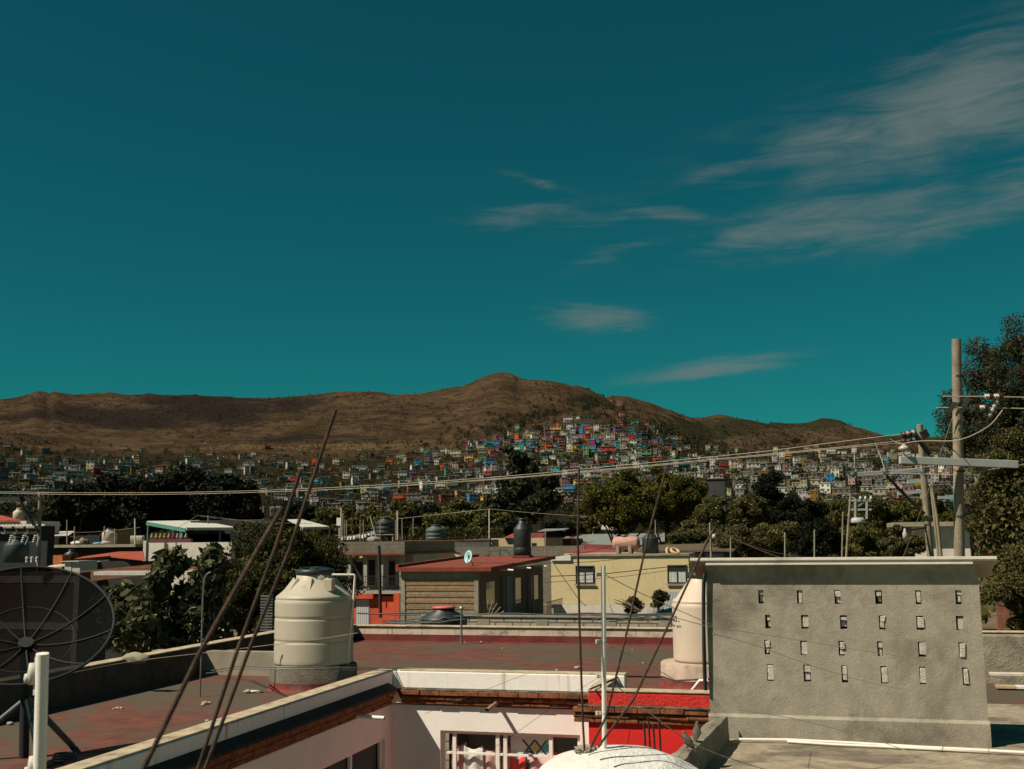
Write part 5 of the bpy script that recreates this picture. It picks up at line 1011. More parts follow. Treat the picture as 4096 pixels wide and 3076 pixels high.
# rooftop over that house: washing, tank, posts
y2 = 62; zq2 = zt+.1
for i, (px0, px1, pt, pb) in enumerate(((1362, 1380, 2144, 2158), (1364, 1378, 2145, 2161), (1381, 1396, 2144, 2160), (1397, 1409, 2143, 2159), (1411, 1424, 2141, 2157), (1427, 1437, 2138, 2152), (1438, 1453, 2137, 2154), (1457, 1468, 2134, 2150), (1470, 1482, 2130, 2142), (1484, 1491, 2126, 2146), (1493, 1500, 2124, 2140))):
    if i == 0: continue
    a_, b_, c_, d_ = xz(px0, px1, pt, pb, y2); cloth('washing', a_, b_, d_, c_, y2, ['', 'pale blue-white', 'white', 'plain white', 'off-white', 'cream', 'largest white', 'pinkish white', 'short grey-white', 'long narrow white', 'last small pink'][i]+' laundry piece on the sagging line, %s from the west' % ['', 'first', 'second', 'third', 'fourth', 'fifth', 'sixth', 'seventh', 'eighth', 'ninth', 'tenth'][i], mat('laundry_%d' % (i % 3), [(.62, .62, .66, 1), (.64, .58, .60, 1), (.55, .55, .6, 1)][i % 3], .1, 4, .9, .1), amp=.04, fr=6, seed=i, group='laundry on the white facade roof')
g = MB(); g.tube([od(1340, 2142, 64), od(1420, 2141, 64), od(1500, 2122, 64)], .012, 5); setp(obj('clothes_line', g, m_post), 'sagging clothes line carrying the white laundry', 'line')
RP = [(1365, 2166, 2030, 0), (1372, 2166, 2052, 0), (1380, 2160, 2079, 0), (1387, 2160, 2082, 0), (1441, 2165, 2080, 0), (1454, 2165, 2078, 0), (1521, 2160, 2078, 0), (1583, 2160, 2079, 0), (1590, 2160, 2045, 0), (1610, 2160, 2075, -2), (1505, 2150, 2066, -24), (1653, 2140, 2072, 0)]
for i, (px, pb, pt, ln) in enumerate(RP): post(['tall pale post by the white box sign', 'short post beside the tall pale one', 'grey post at the start of the laundry', 'thin post just behind the laundry', 'post in the middle of the laundry line', 'bluish post past the middle of the laundry', 'post before the dark frame tank', 'post at the corner of the dark tank', 'tallest white post at the corner of the shaded parapet', 'thin post leaning past the parapet corner', 'slanting bamboo pole propped on the laundry line', 'thin post by the whitewashed parapet plants'][i], px, pt, pb, 64, .05 if i != 8 else .07, m_post if i not in (0, 8, 10) else m_pvc, 'roof_post', 'post', 'posts on the roof with the laundry', ln)
a = oy(1541, 2110, 66); rotoplas('dark green water tank raised on a frame above the laundry roof', (a.x, 66, oy(1541, 2137, 66).z), .62, 1.05, mat('tank_dgreen', (.015, .022, .022, 1), .2, 2, .6, .1), rings=2)
g = MB(); zz = oy(1541, 2137, 66).z
for s in (-.7, .7):
    for t_ in (-.5, .5): g.bar((a.x+s, 66+t_, zz-1.2), (a.x+s, 66+t_, zz-.05), .06)
g.box(a.x-.8, a.x+.8, 65.4, 66.6, zz-.049, zz-.005); setp(obj('tank_frame', g, m_post), 'thin metal frame carrying the dark green tank', 'frame')
q = od(1358, 2086, 60); setp(obj('box_sign', MB().box(q.x-.13, q.x+.13, q.y-.1, q.y+.1, q.z-.22, q.z+.2).tube([(q.x, q.y, q.z-1.6), (q.x, q.y, q.z-.221)], .03, 6), mat('sign_white', (.62, .60, .55, 1), .05, 4)), 'white blank box sign on a thin pole above the dense tree', 'sign')
a_, b_, c_, d_ = xz(1468, 1520, 2150, 2166, 61); setp(obj('wrapped_bundle', MB().blob(((a_+b_)/2, 61, c_+.1), ((b_-a_)/2, .3, .2), 3, .2, 2, 4), mat('wrap_pale', (.25, .26, .24, 1), .2, 4)), 'pale wrapped bundle on the shaded parapet', 'bundle')
# ---- left block
hs = thing('awning', 'white corrugated awning on teal posts above the white wall', 'awning', (od(760, 2160, 60).x, od(760, 2160, 60).y, 0)); A = [od(588, 2084, 74), od(745, 2110, 63), od(948, 2109, 67), od(795, 2081, 79)]
d_ = (A[1]-A[0]); obj('roof', MB().slab(A, .05), corr('awning_sheet', (.62, .62, .55, 1), (.5, .5, .44, 1), 'x', .22, .6, .1, .55, .8), hs); obj('beam', MB().bar(A[0]-Vector((0, 0, .17)), A[1]-Vector((0, 0, .17)), .1, .2), m_teal, hs); obj('gutter', MB().bar(A[1]-Vector((0, 0, .1)), A[2]-Vector((0, 0, .1)), .08, .12), m_wht, hs)
for q in (A[0].lerp(A[1], .04), A[0].lerp(A[1], .88), A[3].lerp(A[2], .6), A[1].lerp(A[2], .9), A[0].lerp(A[3], .5)): obj('post', MB().tube([q-Vector((0, 0, .1)), (q.x, q.y, q.z-2.1)], .06, 8), m_teal, hs)
a, b, c, d = xz(583, 925, 2170, 2240, 52); hs = thing('white_house', 'white walled house under the corrugated awning', 'house', ((a+b)/2, 52, 0)); obj('wall', MB().box(a, b, 52, 52.4, 0, d), m_wht, hs); obj('pillar', MB().box(a-.1, a+.06, 51.9, 51.99, 0, d+.12), m_wht, hs); obj('maroon_band', MB().box(a+.1, a+2.6, 52.1, 52.3, d+.001, d+.2), mat('maroon_paint', (.10, .03, .03, 1), .1), hs)
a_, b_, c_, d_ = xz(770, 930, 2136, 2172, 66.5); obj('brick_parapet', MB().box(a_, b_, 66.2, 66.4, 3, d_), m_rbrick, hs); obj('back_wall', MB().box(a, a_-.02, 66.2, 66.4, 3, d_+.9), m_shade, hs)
for i, px in enumerate((806, 820, 832, 848, 860, 868)): q = oy(px, 2100, 72); post('pale concrete post in the row above the brick parapet', px, 2110, 2140, 74, .09, m_concb, 'concrete_post', 'post', 'concrete posts above the brick parapet')
r_ = random.Random(8)
for i in range(9):
    q = oy(608+i*17, 2160, 52.2); zz = d+.2; cm = r_.choice([(.30, .27, .22, 1), (.40, .30, .05, 1), (.25, .05, .04, 1)])
    setp(obj('ornament', MB().lathe((q.x, q.y, zz), [(0, 0), (.06, 0), (.09, .12), (.05, .2), (.06, .25), (0, .3)], 10), mat('orn_%d' % int(cm[0]*100), cm, .2, 6)), 'small pot figure in the row on the maroon band', 'ornament', 'pot figures under the awning')
# flat concrete roof left of it
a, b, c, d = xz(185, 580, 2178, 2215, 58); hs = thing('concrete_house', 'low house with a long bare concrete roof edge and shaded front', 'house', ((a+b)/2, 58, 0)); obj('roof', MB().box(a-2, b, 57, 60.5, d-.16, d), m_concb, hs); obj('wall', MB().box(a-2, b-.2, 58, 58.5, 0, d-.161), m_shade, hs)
q = oy(437, 2178, 58.6); rotoplas('pale pinkish water tank on the long concrete roof', (q.x, 58.6, d), .44, .95, mat('tank_pale', (.42, .33, .27, 1), .08, 3, .6, .1), rings=1)
for i, (px, pt, lb) in enumerate(((268, 2080, 'tallest thin post on the long concrete roof'), (418, 2105, 'crooked stick beside the pale pinkish tank'), (459, 2115, 'thick short post just past the pinkish tank'), (540, 2075, 'white post with a small cross bar on the concrete roof'), (213, 2095, 'thin rod near the grey-topped wall'), (298, 2106, 'bamboo stick between the tall post and the white figure'))): post(lb, px, pt, 2177, 66, .06, m_post if i != 3 else m_pvc, 'roof_post', 'post', 'posts on the long concrete roof')
for px, w, h, cm, lb in ((306, .36, .22, (.62, .60, .55, 1), 'white cloth heap on the long concrete roof'), (330, .2, .42, (.22, .16, .10, 1), 'brown sack standing beside the white heap'), (345, .2, .35, (.05, .06, .07, 1), 'dark bag next to the brown sack'), (395, .38, .14, (.10, .30, .38, 1), 'flat blue basin on the concrete roof'), (418, .3, .1, (.10, .28, .40, 1), 'blue tray beside the pale tank')):
    q = oy(px, 2176, 58.3); setp(obj('roof_item', MB().blob((q.x, q.y, d+h*.45), (w, w*.7, h*.55), 3, .3, 2.5, px), mat('item_%d' % px, cm, .2, 5)), lb, 'bundle')
for i in range(6): q = oy(530+i*8, 2165, 59); setp(obj('flower_pot', MB().lathe((q.x, 59, d), [(0, 0), (.1, 0), (.13, .42), (.11, .5), (0, .5)], 10), mat('pot_pale', (.40, .36, .29, 1), .2, 6)), 'pale pot in the row at the end of the long concrete roof', 'pot', 'pots in a row on the concrete roof')
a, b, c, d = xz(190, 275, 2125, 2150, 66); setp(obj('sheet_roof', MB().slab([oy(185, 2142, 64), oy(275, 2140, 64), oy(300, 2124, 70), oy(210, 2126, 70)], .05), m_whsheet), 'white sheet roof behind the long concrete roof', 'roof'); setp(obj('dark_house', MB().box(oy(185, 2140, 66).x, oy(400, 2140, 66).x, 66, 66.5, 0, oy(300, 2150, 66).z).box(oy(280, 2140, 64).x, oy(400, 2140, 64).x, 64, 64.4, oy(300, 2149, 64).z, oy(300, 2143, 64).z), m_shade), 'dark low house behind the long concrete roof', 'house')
# red tile roof, orange hut, black tank
y = 45; hs = thing('tiled_house', 'house under a low orange-red tile roof in front of the white wall', 'house', (oy(470, 2240, y).x, y, 0)); P = [oy(300, 2232, y), oy(470, 2212, y+1), oy(576, 2205, y+6), oy(580, 2233, y), oy(480, 2215, y+.5)]
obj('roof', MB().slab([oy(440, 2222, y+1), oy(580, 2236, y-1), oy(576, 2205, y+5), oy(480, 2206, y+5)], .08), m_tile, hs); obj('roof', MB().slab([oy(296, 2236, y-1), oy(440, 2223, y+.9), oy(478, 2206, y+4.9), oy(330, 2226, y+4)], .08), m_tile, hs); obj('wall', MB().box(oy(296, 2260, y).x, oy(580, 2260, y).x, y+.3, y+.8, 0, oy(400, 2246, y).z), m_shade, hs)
q = oy(257, 2240, 46); rotoplas('black tank standing behind the orange brick hut', (q.x, 46.5, oy(257, 2260, 46).z), .32, .72, m_dtank, rings=0)
a, b, c, d = xz(212, 249, 2221, 2262, 44); setp(obj('brick_hut', MB().box(a, b, 44, 44.6, 0, d), mat('orange_brick', (.38, .11, .03, 1), .25, 4, .9, .3)), 'orange brick stub wall before the black tank', 'wall')
g = MB(); g.slab([oy(174, 2270, 40), oy(400, 2240, 40), oy(435, 2238, 40.6), oy(200, 2262, 41)], .06); setp(obj('roof_slab', g, m_wht), 'narrow white roof slab rising towards the tiled house', 'roof')
# blue wall with its shade put into the colour and zinc line at far left, red tile corner, cream tank
a, b, c, d = xz(-300, 188, 2100, 2330, 46); hs = thing('blue_house', 'dark shaded house under a thin zinc roof edge behind the transformer', 'house', ((a+b)/2, 46, 0)); obj('wall', MB().box(a, b, 46, 46.5, 0, d-.1), mat('shaded_blue', (.006, .010, .015, 1), .3, 2), hs); obj('roof', MB().box(a, b+.1, 45.6, 46.8, d-.09, d), m_whsheet, hs)
q = oy(74, 2080, 70); rotoplas('cream dome-topped tank above the zinc edge beside the red tiles', (q.x, 70, oy(74, 2090, 70).z), .40*1.0, 1.05, mat('tank_beige', (.52, .40, .30, 1), .06, 3, .6, .1), mat('beige_lid', (.5, .4, .3, 1), .1), rings=0)
hs = thing('tiled_house', 'corner of a red tiled roof by the cream dome-topped tank', 'house', (oy(0, 2100, 62).x, 62, 0)); obj('roof', MB().slab([oy(-60, 2082, 62), oy(84, 2081, 62), oy(0, 2060, 65), oy(-60, 2050, 65)], .1), m_tile, hs); obj('wall', MB().box(oy(-60, 2100, 62).x, oy(80, 2100, 62).x, 62.6, 66, 0, oy(0, 2084, 62).z), m_wht, hs)
# brick building behind the dish
y = 30; a, b, c, d = xz(-80, 318, 2290, 2520, y); hs = thing('brick_building', 'red brick building with concrete bands behind the mesh dish', 'building', ((a+b)/2, y, 0)); obj('wall', MB().box(a, b, y, y+.5, 0, d), brick('shaded_bricks', (.13, .042, .024, 1), (.10, .034, .02, 1), (.09, .07, .05, 1), .25, .075, 'x', .012, .95, .5), hs)  # bricks carry this wall's shade as a darker colour
for z in (d-.32, d-1.75): obj('band', MB().box(a, b, y-.02, y-.001, z, z+.22), m_concb, hs)
for px in (306,): q = oy(px, 2400, y).x; obj('pillar', MB().box(q-.09, q+.09, y-.03, y-.021, 0, d), m_concb, hs)
a2, b2, c2_, d2 = xz(318, 900, 2262, 2500, y+1); obj('parapet', MB().slab([oy(318, 2285, y+1), oy(900, 2230, y+1), oy(900, 2260, y+1), oy(318, 2330, y+1)], .15, (0, 1, 0)), m_rbrick, hs)
a, b, c, d = xz(410, 640, 2284, 2302, 27); g = MB(); g.box(a, b, 26.6, 27.2, d-.1, d); setp(obj('concrete_canopy', g, mat('blue_slab', (.44, .42, .38, 1), .1, 3)), 'thin pale canopy slab behind the broad-leaved bush', 'canopy')
a, b, c, d = xz(500, 830, 2368, 2520, 29); setp(obj('ochre_house', MB().box(a, b, 29, 29.4, 0, d), mat('ochre_paint', (.48, .31, .12, 1), .1, 2, .9, .2)), 'sunlit ochre wall glimpsed through the broad-leaved bush', 'house')
a = od(340, 2650, 14.2); setp(obj('low_wall', MB().box(a.x-.9, a.x+1.6, 15.6, 15.8, 0, oz(480, 2625, 7).z-.05), m_concb), 'low concrete wall between the dish and the bush', 'wall')
q = od(542, 2625, 15.0); setp(obj('concrete_lump', MB().blob((q.x, q.y, 7.06), (.19, .09, .075), 3, .25, 2, 5), m_concb), 'rounded concrete lump resting on the dark parapet', 'concrete lump')
# stacked pale chairs beyond the tank
for i in range(13): q = oy(1066, 2440, 25); setp(obj('stacked_chair', MB().box(q.x-.17, q.x+.16, 25, 25.06, q.z-.5+.068*i, q.z-.468+.068*i).box(q.x-.17, q.x-.14, 25.061, 25.4, q.z-.5+.068*i, q.z-.468+.068*i), mat('chair_grey', (.10, .115, .12, 1), .2, 4)), 'grey slatted chair in the stack behind the cream tank', 'chair', 'stacked chairs behind the cream tank')
# small stones and droppings on the red roof
for i, (px, py, s) in enumerate(((372, 2764, .022), (470, 2836, .03), (486, 2836, .028), (455, 2838, .02), (820, 2818, .045), (836, 2816, .03), (812, 2822, .03), (990, 2772, .05), (830, 2888, .03), (1925, 2570, .03), (2310, 2676, .05), (2228, 2684, .03), (2010, 2595, .02), (2530, 2600, .02), (1860, 2570, .02), (40, 2900, .04), (2575, 2655, .03))):
    q = oz(px, py, ZR); setp(obj('stone', MB().blob((q.x, q.y, ZR+s*.4), (s, s*.8, s*.55), 2, .4, 2, i), mat('stone_pale', (.36, .31, .23, 1), .3, 20)), 'small pale stone lying on the red roof', 'stone', 'small stones on the red roof')
# far right strip: white house and orange patches behind the poles
a, b, c, d = xz(3650, 3880, 2105, 2240, 95); hs = thing('pale_house', 'pale house seen between the utility poles', 'house', ((a+b)/2, 95, 0)); obj('wall', MB().box(a, b, 95, 102, 0, d), m_wht, hs); obj('roof', MB().box(a-1.5, b+2, 94, 102, d+.001, d+.35), m_concb, hs)
a, b, c, d = xz(3990, 4300, 2410, 2480, 40); setp(obj('brick_wall', MB().box(a, b+3, 40, 40.3, 0, d), m_rbrick), 'low red brick wall under the big tree', 'wall')
a, b, c, d = xz(2830, 2900, 1917, 1985, 190); setp(obj('dark_block', MB().box(a, b, 190, 194, 0, d).box(a-.15, b+.15, 189.8, 194, d+.001, d+.12), mat('dark_brick', (.038, .035, .036, 1), .2, .6)), 'plain dark square building behind the yellow-green tree', 'building')
hs = thing('awning', 'white sheet awning partly behind the slanting rusty rods', 'awning', (od(1230, 2150, 64).x, od(1230, 2150, 64).y, 0)); A = [od(1150, 2078, 72), od(1212, 2108, 61), od(1318, 2106, 63), od(1205, 2076, 75)]
obj('roof', MB().slab(A, .05), m_whsheet, hs); obj('gutter', MB().bar(A[1]-Vector((0, 0, .1)), A[2]-Vector((0, 0, .1)), .06, .1), m_post, hs)
for q in (A[1], A[2], A[3]): obj('post', MB().tube([q-Vector((0, 0, .05)), (q.x, q.y, q.z-1.8)], .05, 8), m_post, hs)
hs = thing('billboard_frame', 'white panel in a dark braced frame beyond the rusty rods', 'billboard', place0(1115, 105)); A = [od(1080, 2066, 105), od(1126, 2062, 105), od(1124, 2022, 105), od(1079, 2026, 105)]
obj('panel', MB().slab(A, .1, (0, 1, 0)), m_wht, hs)
for a_, b_ in ((A[0], A[1]), (A[3], A[2]), (A[0], A[3]), (A[1], A[2]), (A[0].lerp(A[1], .5), A[3].lerp(A[2], .5)), (A[0].lerp(A[3], .5), A[1].lerp(A[2], .5))): obj('brace', MB().bar(a_-Vector((0, .1, 0)), b_-Vector((0, .1, 0)), .09), m_shade, hs)
for px in (1042, 1054): obj('mast', MB().tube([od(px, 2110, 104), od(px, 2024, 104)], .06, 6), m_post, hs)
q = oz(258, 3052, ZR); P = [(q.x+(.105-.004*k/20)*math.cos(k*.42), q.y+(.105-.004*k/20)*math.sin(k*.42), ZR+.018+.0016*k) for k in range(46)]
setp(obj('hose_coil', MB().tube(P, .011, 8), m_blackpipe), 'small coil of black hose lying on the red roof by the white post', 'hose')
q = oz(1012, 2770, ZR); setp(obj('rag', MB().blob((q.x, q.y, ZR+.012), (.13, .07, .016), 3, .5, 3, 2), m_wht), 'flattened pale rag on the red roof before the tank plinth', 'rag')
# ------------------------------------------------------------------ trees
def tree(name, label, base, H, crown, cz, ncl, nl, ls, m, seed, rcl=.3, trunk=.22, wide=.56, droop=0, cat='tree', group=None, fill=.55, limbs=9, mb=None, core=0, tpl=None, lean=0):
    """tapered trunk with limbs reaching clumps of leaves spread through an uneven crown (radii crown, centre height cz)"""
    r = np.random.default_rng(seed); base = Vector(base); t = thing(name, label, cat, base, group)
    d = r.normal(size=(ncl, 3)); d /= np.linalg.norm(d, axis=1)[:, None]; d *= (fill+(1-fill)*r.random(ncl)**.5)[:, None]
    d[:, 2] = np.where(d[:, 2] < -.75, -.75, d[:, 2]); d[:, :2] *= (1-.22*np.clip(d[:, 2], 0, 1))[:, None]
    cen = d*np.array(crown)*(1+.22*np.clip(r.normal(size=(ncl, 1)), -1.6, .75))*(1-rcl*.4)+np.array([lean*crown[0], 0, cz])
    rad = np.mean(crown)*rcl*r.uniform(.6, 1.35, ncl)
    n = ncl*nl; k = np.repeat(np.arange(ncl), nl)
    q = r.normal(size=(n, 3)); q /= np.linalg.norm(q, axis=1)[:, None]; q *= (.35+.65*r.random(n)**.6)[:, None]
    P = cen[k]+q*rad[k][:, None]*np.array([1, 1, .72])
    if droop: P[:, 2] -= droop*r.random(n)**2*rad[k]
    sz = ls*r.uniform(.6, 1.3, n)
    if core:                                                 # inner leaves close the middle of the crown
        ni = int(n*.28); q = r.normal(size=(ni, 3)); q /= np.linalg.norm(q, axis=1)[:, None]; q *= (r.random(ni)**.45)[:, None]
        P = np.vstack([P, q*np.array(crown)*core*1.08+np.array([lean*crown[0], 0, cz])]); sz = np.concatenate([sz, ls*r.uniform(1.4, 2.6, ni)])
    V, Fq = leaves(P, sz, r, wide, tpl)
    o = rawmesh('crown', V, Fq, m, parent=t)
    g = MB(); top = Vector((lean*crown[0]*.6, 0, cz)); b = base
    bend = Vector((r.uniform(-.3, .3), r.uniform(-.3, .3), 0))
    tp = [b, b+top*.35+bend, b+top*.75+bend*.5, b+top]; g.tube(tp, [trunk, trunk*.8, trunk*.55, trunk*.3], 10)
    for i in range(min(limbs, ncl)):
        e = b+Vector(cen[i]); s = b+top*r.uniform(.45, .95)+bend*.5; mdl = s.lerp(e, .5)+Vector((0, 0, .12*crown[2]))
        g.tube([s, mdl, e], [trunk*.4, trunk*.26, trunk*.08], 6)
    obj('trunk', g, mb or mat('bark', (.055, .043, .03, 1), .35, 5, .95, .6, 30), t)
    return t
L_ficus = leafmat('leaf_ficus', (.004, .006, .003, 1), (.014, .017, .007, 1), (.03, .032, .012, 1), .08)
L_euc = leafmat('leaf_eucalyptus', (.014, .018, .010, 1), (.065, .066, .03, 1), (.12, .10, .055, 1), .18)
L_yel = leafmat('leaf_yellowgreen', (.034, .040, .009, 1), (.11, .107, .019, 1), (.19, .135, .028, 1), .25)
L_mid = leafmat('leaf_mid', (.020, .024, .009, 1), (.155, .15, .045, 1), (.22, .11, .03, 1), .22)
L_big = leafmat('leaf_big', (.018, .021, .009, 1), (.14, .128, .046, 1), (.24, .085, .03, 1), .22)
L_bush = leafmat('leaf_broad', (.020, .025, .013, 1), (.125, .128, .062, 1), (.30, .30, .19, 1), .22)
L_near = leafmat('leaf_laurel', (.014, .018, .005, 1), (.075, .072, .018, 1), (.14, .115, .03, 1), .2)
def place(px, d): q = od(px, 2150, d); return Vector((q.x, q.y, 0))
def by_px(name, label, px, py, w, d, bot, ncl, nl, ls, m, seed, **k):
    """crown centred on pixel column px, top at py, w pixels wide, lower edge at bot, standing at depth d"""
    b = place(px, d); zt = EYE+(2160-.0105*(px-2048)-py)/4400*d; zb = max(.8, EYE+(2160-bot)/4400*d); rz = (zt-zb)/2; rx = w/4400*d/2
    return tree(name, label, b, zt, (rx, rx*.85, rz), (zt+zb)/2, ncl, nl, ls, m, seed, **k)
# dark ficus row
for i, (px, py, w, lb) in enumerate(((300, 1925, 260, 'black-green dense tree at the open-country end of the dark row'), (430, 1880, 250, 'broad black-green tree, second in the dark row behind the posts'), (580, 1890, 260, 'black-green tree in the middle of the dark row above the awning'), (745, 1862, 280, 'tallest black-green tree of the dark row'), (900, 1872, 250, 'black-green tree of the dark row just before the tilted rods'), (975, 1925, 150, 'smallest black-green tree closing the dark row by the rods'))):
    by_px('ficus_tree', lb, px, py, w, 84+3*(i % 2), 2140, 46, 330, .32, L_ficus, 20+i, rcl=.30, fill=.55, core=.72, group='dark trees in a row', trunk=.35)
# tall eucalyptus pair
M_eb = mat('pale_bark', (.16, .12, .085, 1), .3, 4, .9, .4)
by_px('eucalyptus_tree', 'tallest eucalyptus standing before the colourful hill', 2085, 1715, 150, 140, 2120, 40, 190, .55, L_euc, 41, rcl=.24, fill=.3, droop=.6, mb=M_eb, core=.35, trunk=.35)
by_px('eucalyptus_tree', 'shorter broad eucalyptus close beside the tallest one', 2170, 1815, 170, 138, 2120, 36, 190, .55, L_euc, 42, rcl=.26, fill=.35, droop=.6, mb=M_eb, core=.4, trunk=.3)
by_px('eucalyptus_tree', 'dark lower eucalyptus on the near side of the tall pair', 2020, 1960, 190, 130, 2125, 30, 180, .5, L_euc, 43, rcl=.28, fill=.4, droop=.5, mb=M_eb, core=.5, trunk=.3)
# yellow-green trees
by_px('yellow_tree', 'wide yellow-green tree behind the zinc roofs', 2490, 1885, 330, 92, 2150, 60, 380, .22, L_yel, 51, rcl=.26, fill=.5, core=.7, trunk=.28)
by_px('yellow_tree', 'second yellow-green tree beside the wide one, taller crown', 2670, 1862, 300, 96, 2140, 54, 360, .22, L_yel, 52, rcl=.26, fill=.5, core=.6, trunk=.28)
by_px('yellow_tree', 'sparse yellow-green tree before the dark square building', 2790, 1920, 160, 98, 2110, 24, 260, .22, L_yel, 53, rcl=.28, fill=.5, core=.2, trunk=.2)
# mid trees across the valley
MT = [(1180, 2005, 200, 118), (1330, 2020, 190, 114), (1470, 2035, 170, 112), (1610, 1995, 130, 120), (1700, 2020, 190, 116), (1850, 2005, 220, 120), (1950, 2030, 170, 114), (2330, 2050, 160, 120), (2230, 2085, 150, 112), (1560, 2050, 140, 112), (1780, 2055, 200, 108), (1090, 2070, 150, 100), (2030, 2085, 200, 106)]
for i, (px, py, w, d) in enumerate(MT):
    by_px('valley_tree', 'mid green round tree in the valley strip, %s from the tilted rods' % ['first', 'second', 'third', 'fifth', 'sixth', 'eighth', 'ninth', 'twelfth', 'eleventh', 'fourth', 'seventh', 'lowest of all', 'tenth'][i], px, py, w, d, 2150, 30, 210, .33, L_mid if i % 4 else L_ficus, 60+i, rcl=.3, fill=.5, core=.55, group='trees in the valley strip', limbs=5)
# right band
RT = [(2850, 1990, 230, 88), (2990, 1985, 220, 94), (3090, 1890, 150, 98), (3190, 1985, 230, 90), (3330, 1990, 240, 94), (3470, 1975, 230, 96), (3600, 1990, 230, 98), (3740, 1930, 150, 92), (2760, 2090, 220, 74), (2930, 2090, 240, 70), (3100, 2080, 250, 72), (3280, 2090, 250, 68), (3450, 2085, 240, 70), (3600, 2110, 200, 66)]
RL = ['first of the upper row past the yellow-green trees', 'second of the upper row past the yellow-green trees', 'dark narrow one rising above the upper row', 'fourth of the upper row', 'fifth of the upper row', 'sixth of the upper row near the twin post', 'seventh of the upper row behind the leaning pole', 'yellowish one between the two utility poles', 'first of the lower row beside the grey house wing', 'second of the lower row', 'third of the lower row over the grey wall', 'fourth of the lower row over the grey wall', 'fifth of the lower row with rusty tinge', 'last of the lower row by the leaning pole']
for i, (px, py, w, d) in enumerate(RT):
    by_px('grove_tree', 'olive tree in the dense grove, '+RL[i], px, py, w, d, 2260 if d < 80 else 2170, 34, 430, .17 if d < 80 else .22, (L_mid, L_big, L_mid, L_ficus)[i % 4] if i not in (2, 7) else (L_ficus if i == 2 else L_yel), 90+i, rcl=.3, fill=.5, core=.5, group='trees of the dense grove', limbs=6)
# big tree at the edge
by_px('eucalyptus_tree', 'huge eucalyptus with drooping leaves behind the tall concrete pole', 4140, 1290, 600, 36, 2000, 135, 760, .115, L_euc, 130, rcl=.19, fill=.3, droop=1.2, wide=.34, mb=M_eb, trunk=.4, limbs=24)
by_px('edge_tree', 'leafy tree with rust-red flecks under the huge eucalyptus', 4110, 1720, 470, 30, 2500, 90, 760, .078, L_big, 131, rcl=.22, fill=.4, core=.8, trunk=.3)
by_px('edge_tree', 'lower rust-flecked tree beyond the plank-strewn roof', 4150, 2120, 420, 27, 2560, 52, 640, .075, L_big, 132, rcl=.26, fill=.45, core=.7, trunk=.25)
# near greenery
by_px('laurel_tree', 'dense dark laurel tree behind the cream tank', 1120, 2090, 600, 34, 2600, 100, 520, .098, L_near, 140, rcl=.22, fill=.5, core=.62, trunk=.25)
LF = np.array([(-.5, 0, 0), (-.15, -.17, .05), (.2, -.13, .04), (.5, 0, -.08), (.2, .13, .04), (-.15, .17, .05)])
by_px('broadleaf_bush', 'broad-leaved bush with hanging leaves in front of the ochre wall', 660, 2255, 540, 21, 2650, 52, 72, .25, L_bush, 150, rcl=.24, fill=.45, tpl=LF, trunk=.1, cat='bush', limbs=20)
by_px('broadleaf_bush', 'tall shoot of broad leaves before the white wall', 680, 2155, 130, 20.5, 2420, 10, 46, .27, L_bush, 151, rcl=.5, fill=.2, tpl=LF, trunk=.04, cat='bush')
by_px('broadleaf_bush', 'second tall shoot of broad leaves, nearer the laurel', 845, 2140, 150, 20.5, 2420, 11, 46, .27, L_bush, 152, rcl=.5, fill=.2, tpl=LF, trunk=.04, cat='bush')
b = place(2590, 50); c0 = od(2540, 2425, 50)
tree('potted_shrub', 'round clipped shrub under the yellow wall, darker and lower', (c0.x, 50, 0), 3, (.45, .4, .55), oy(2560, 2420, 50).z, 14, 120, .10, L_near, 160, rcl=.4, trunk=.06, cat='shrub', core=.6)
tree('potted_shrub', 'leaning leafy shrub reaching up before the yellow wall', (oy(2635, 2400, 50.2).x, 50.2, 0), 3, (.38, .35, .6), oy(2635, 2395, 50).z, 14, 120, .10, L_near, 161, rcl=.4, trunk=.06, cat='shrub', core=.6)
g = MB(); r_ = random.Random(3)
for k in range(16): a = oy(2555+r_.uniform(-20, 10), 2445, 49.6); e = oy(2455+k*6+r_.uniform(-6, 6), 2385+abs(k-4)*4+r_.uniform(0, 20), 49.6); g.tube([a, a.lerp(e, .5)+Vector((0, r_.uniform(-.2, .2), .06)), e], [.05, .035, .012], 6)
setp(obj('dead_branches', g, mat('dry_wood', (.14, .105, .075, 1), .3, 8, .95, .4)), 'bare dry branches lying beside the round shrub', 'branches')
# weeds along the whitewashed parapet
r = np.random.default_rng(5); P = np.array([list(oy(r.uniform(1640, 2010), r.uniform(2112, 2165), 92)) for _ in range(1500)]); V, Fq = leaves(P, r.uniform(.25, .7, 1500), r, .25)
o = rawmesh('weeds', V, Fq, L_mid); setp(o, 'tall dry weeds growing behind the whitewashed block parapet', 'weeds', None, 'stuff')
r = np.random.default_rng(6); P = np.array([[r.uniform(-120, 130), y, r.uniform(0, 1.2)] for y in r.uniform(85, 420, 9000)]); V, Fq = leaves(P, r.uniform(.8, 2.2, 9000), r, .6)
o = rawmesh('ground_cover', V, Fq, L_mid); setp(o, 'bushy undergrowth between the lower roofs and the hills', 'undergrowth', None, 'stuff')
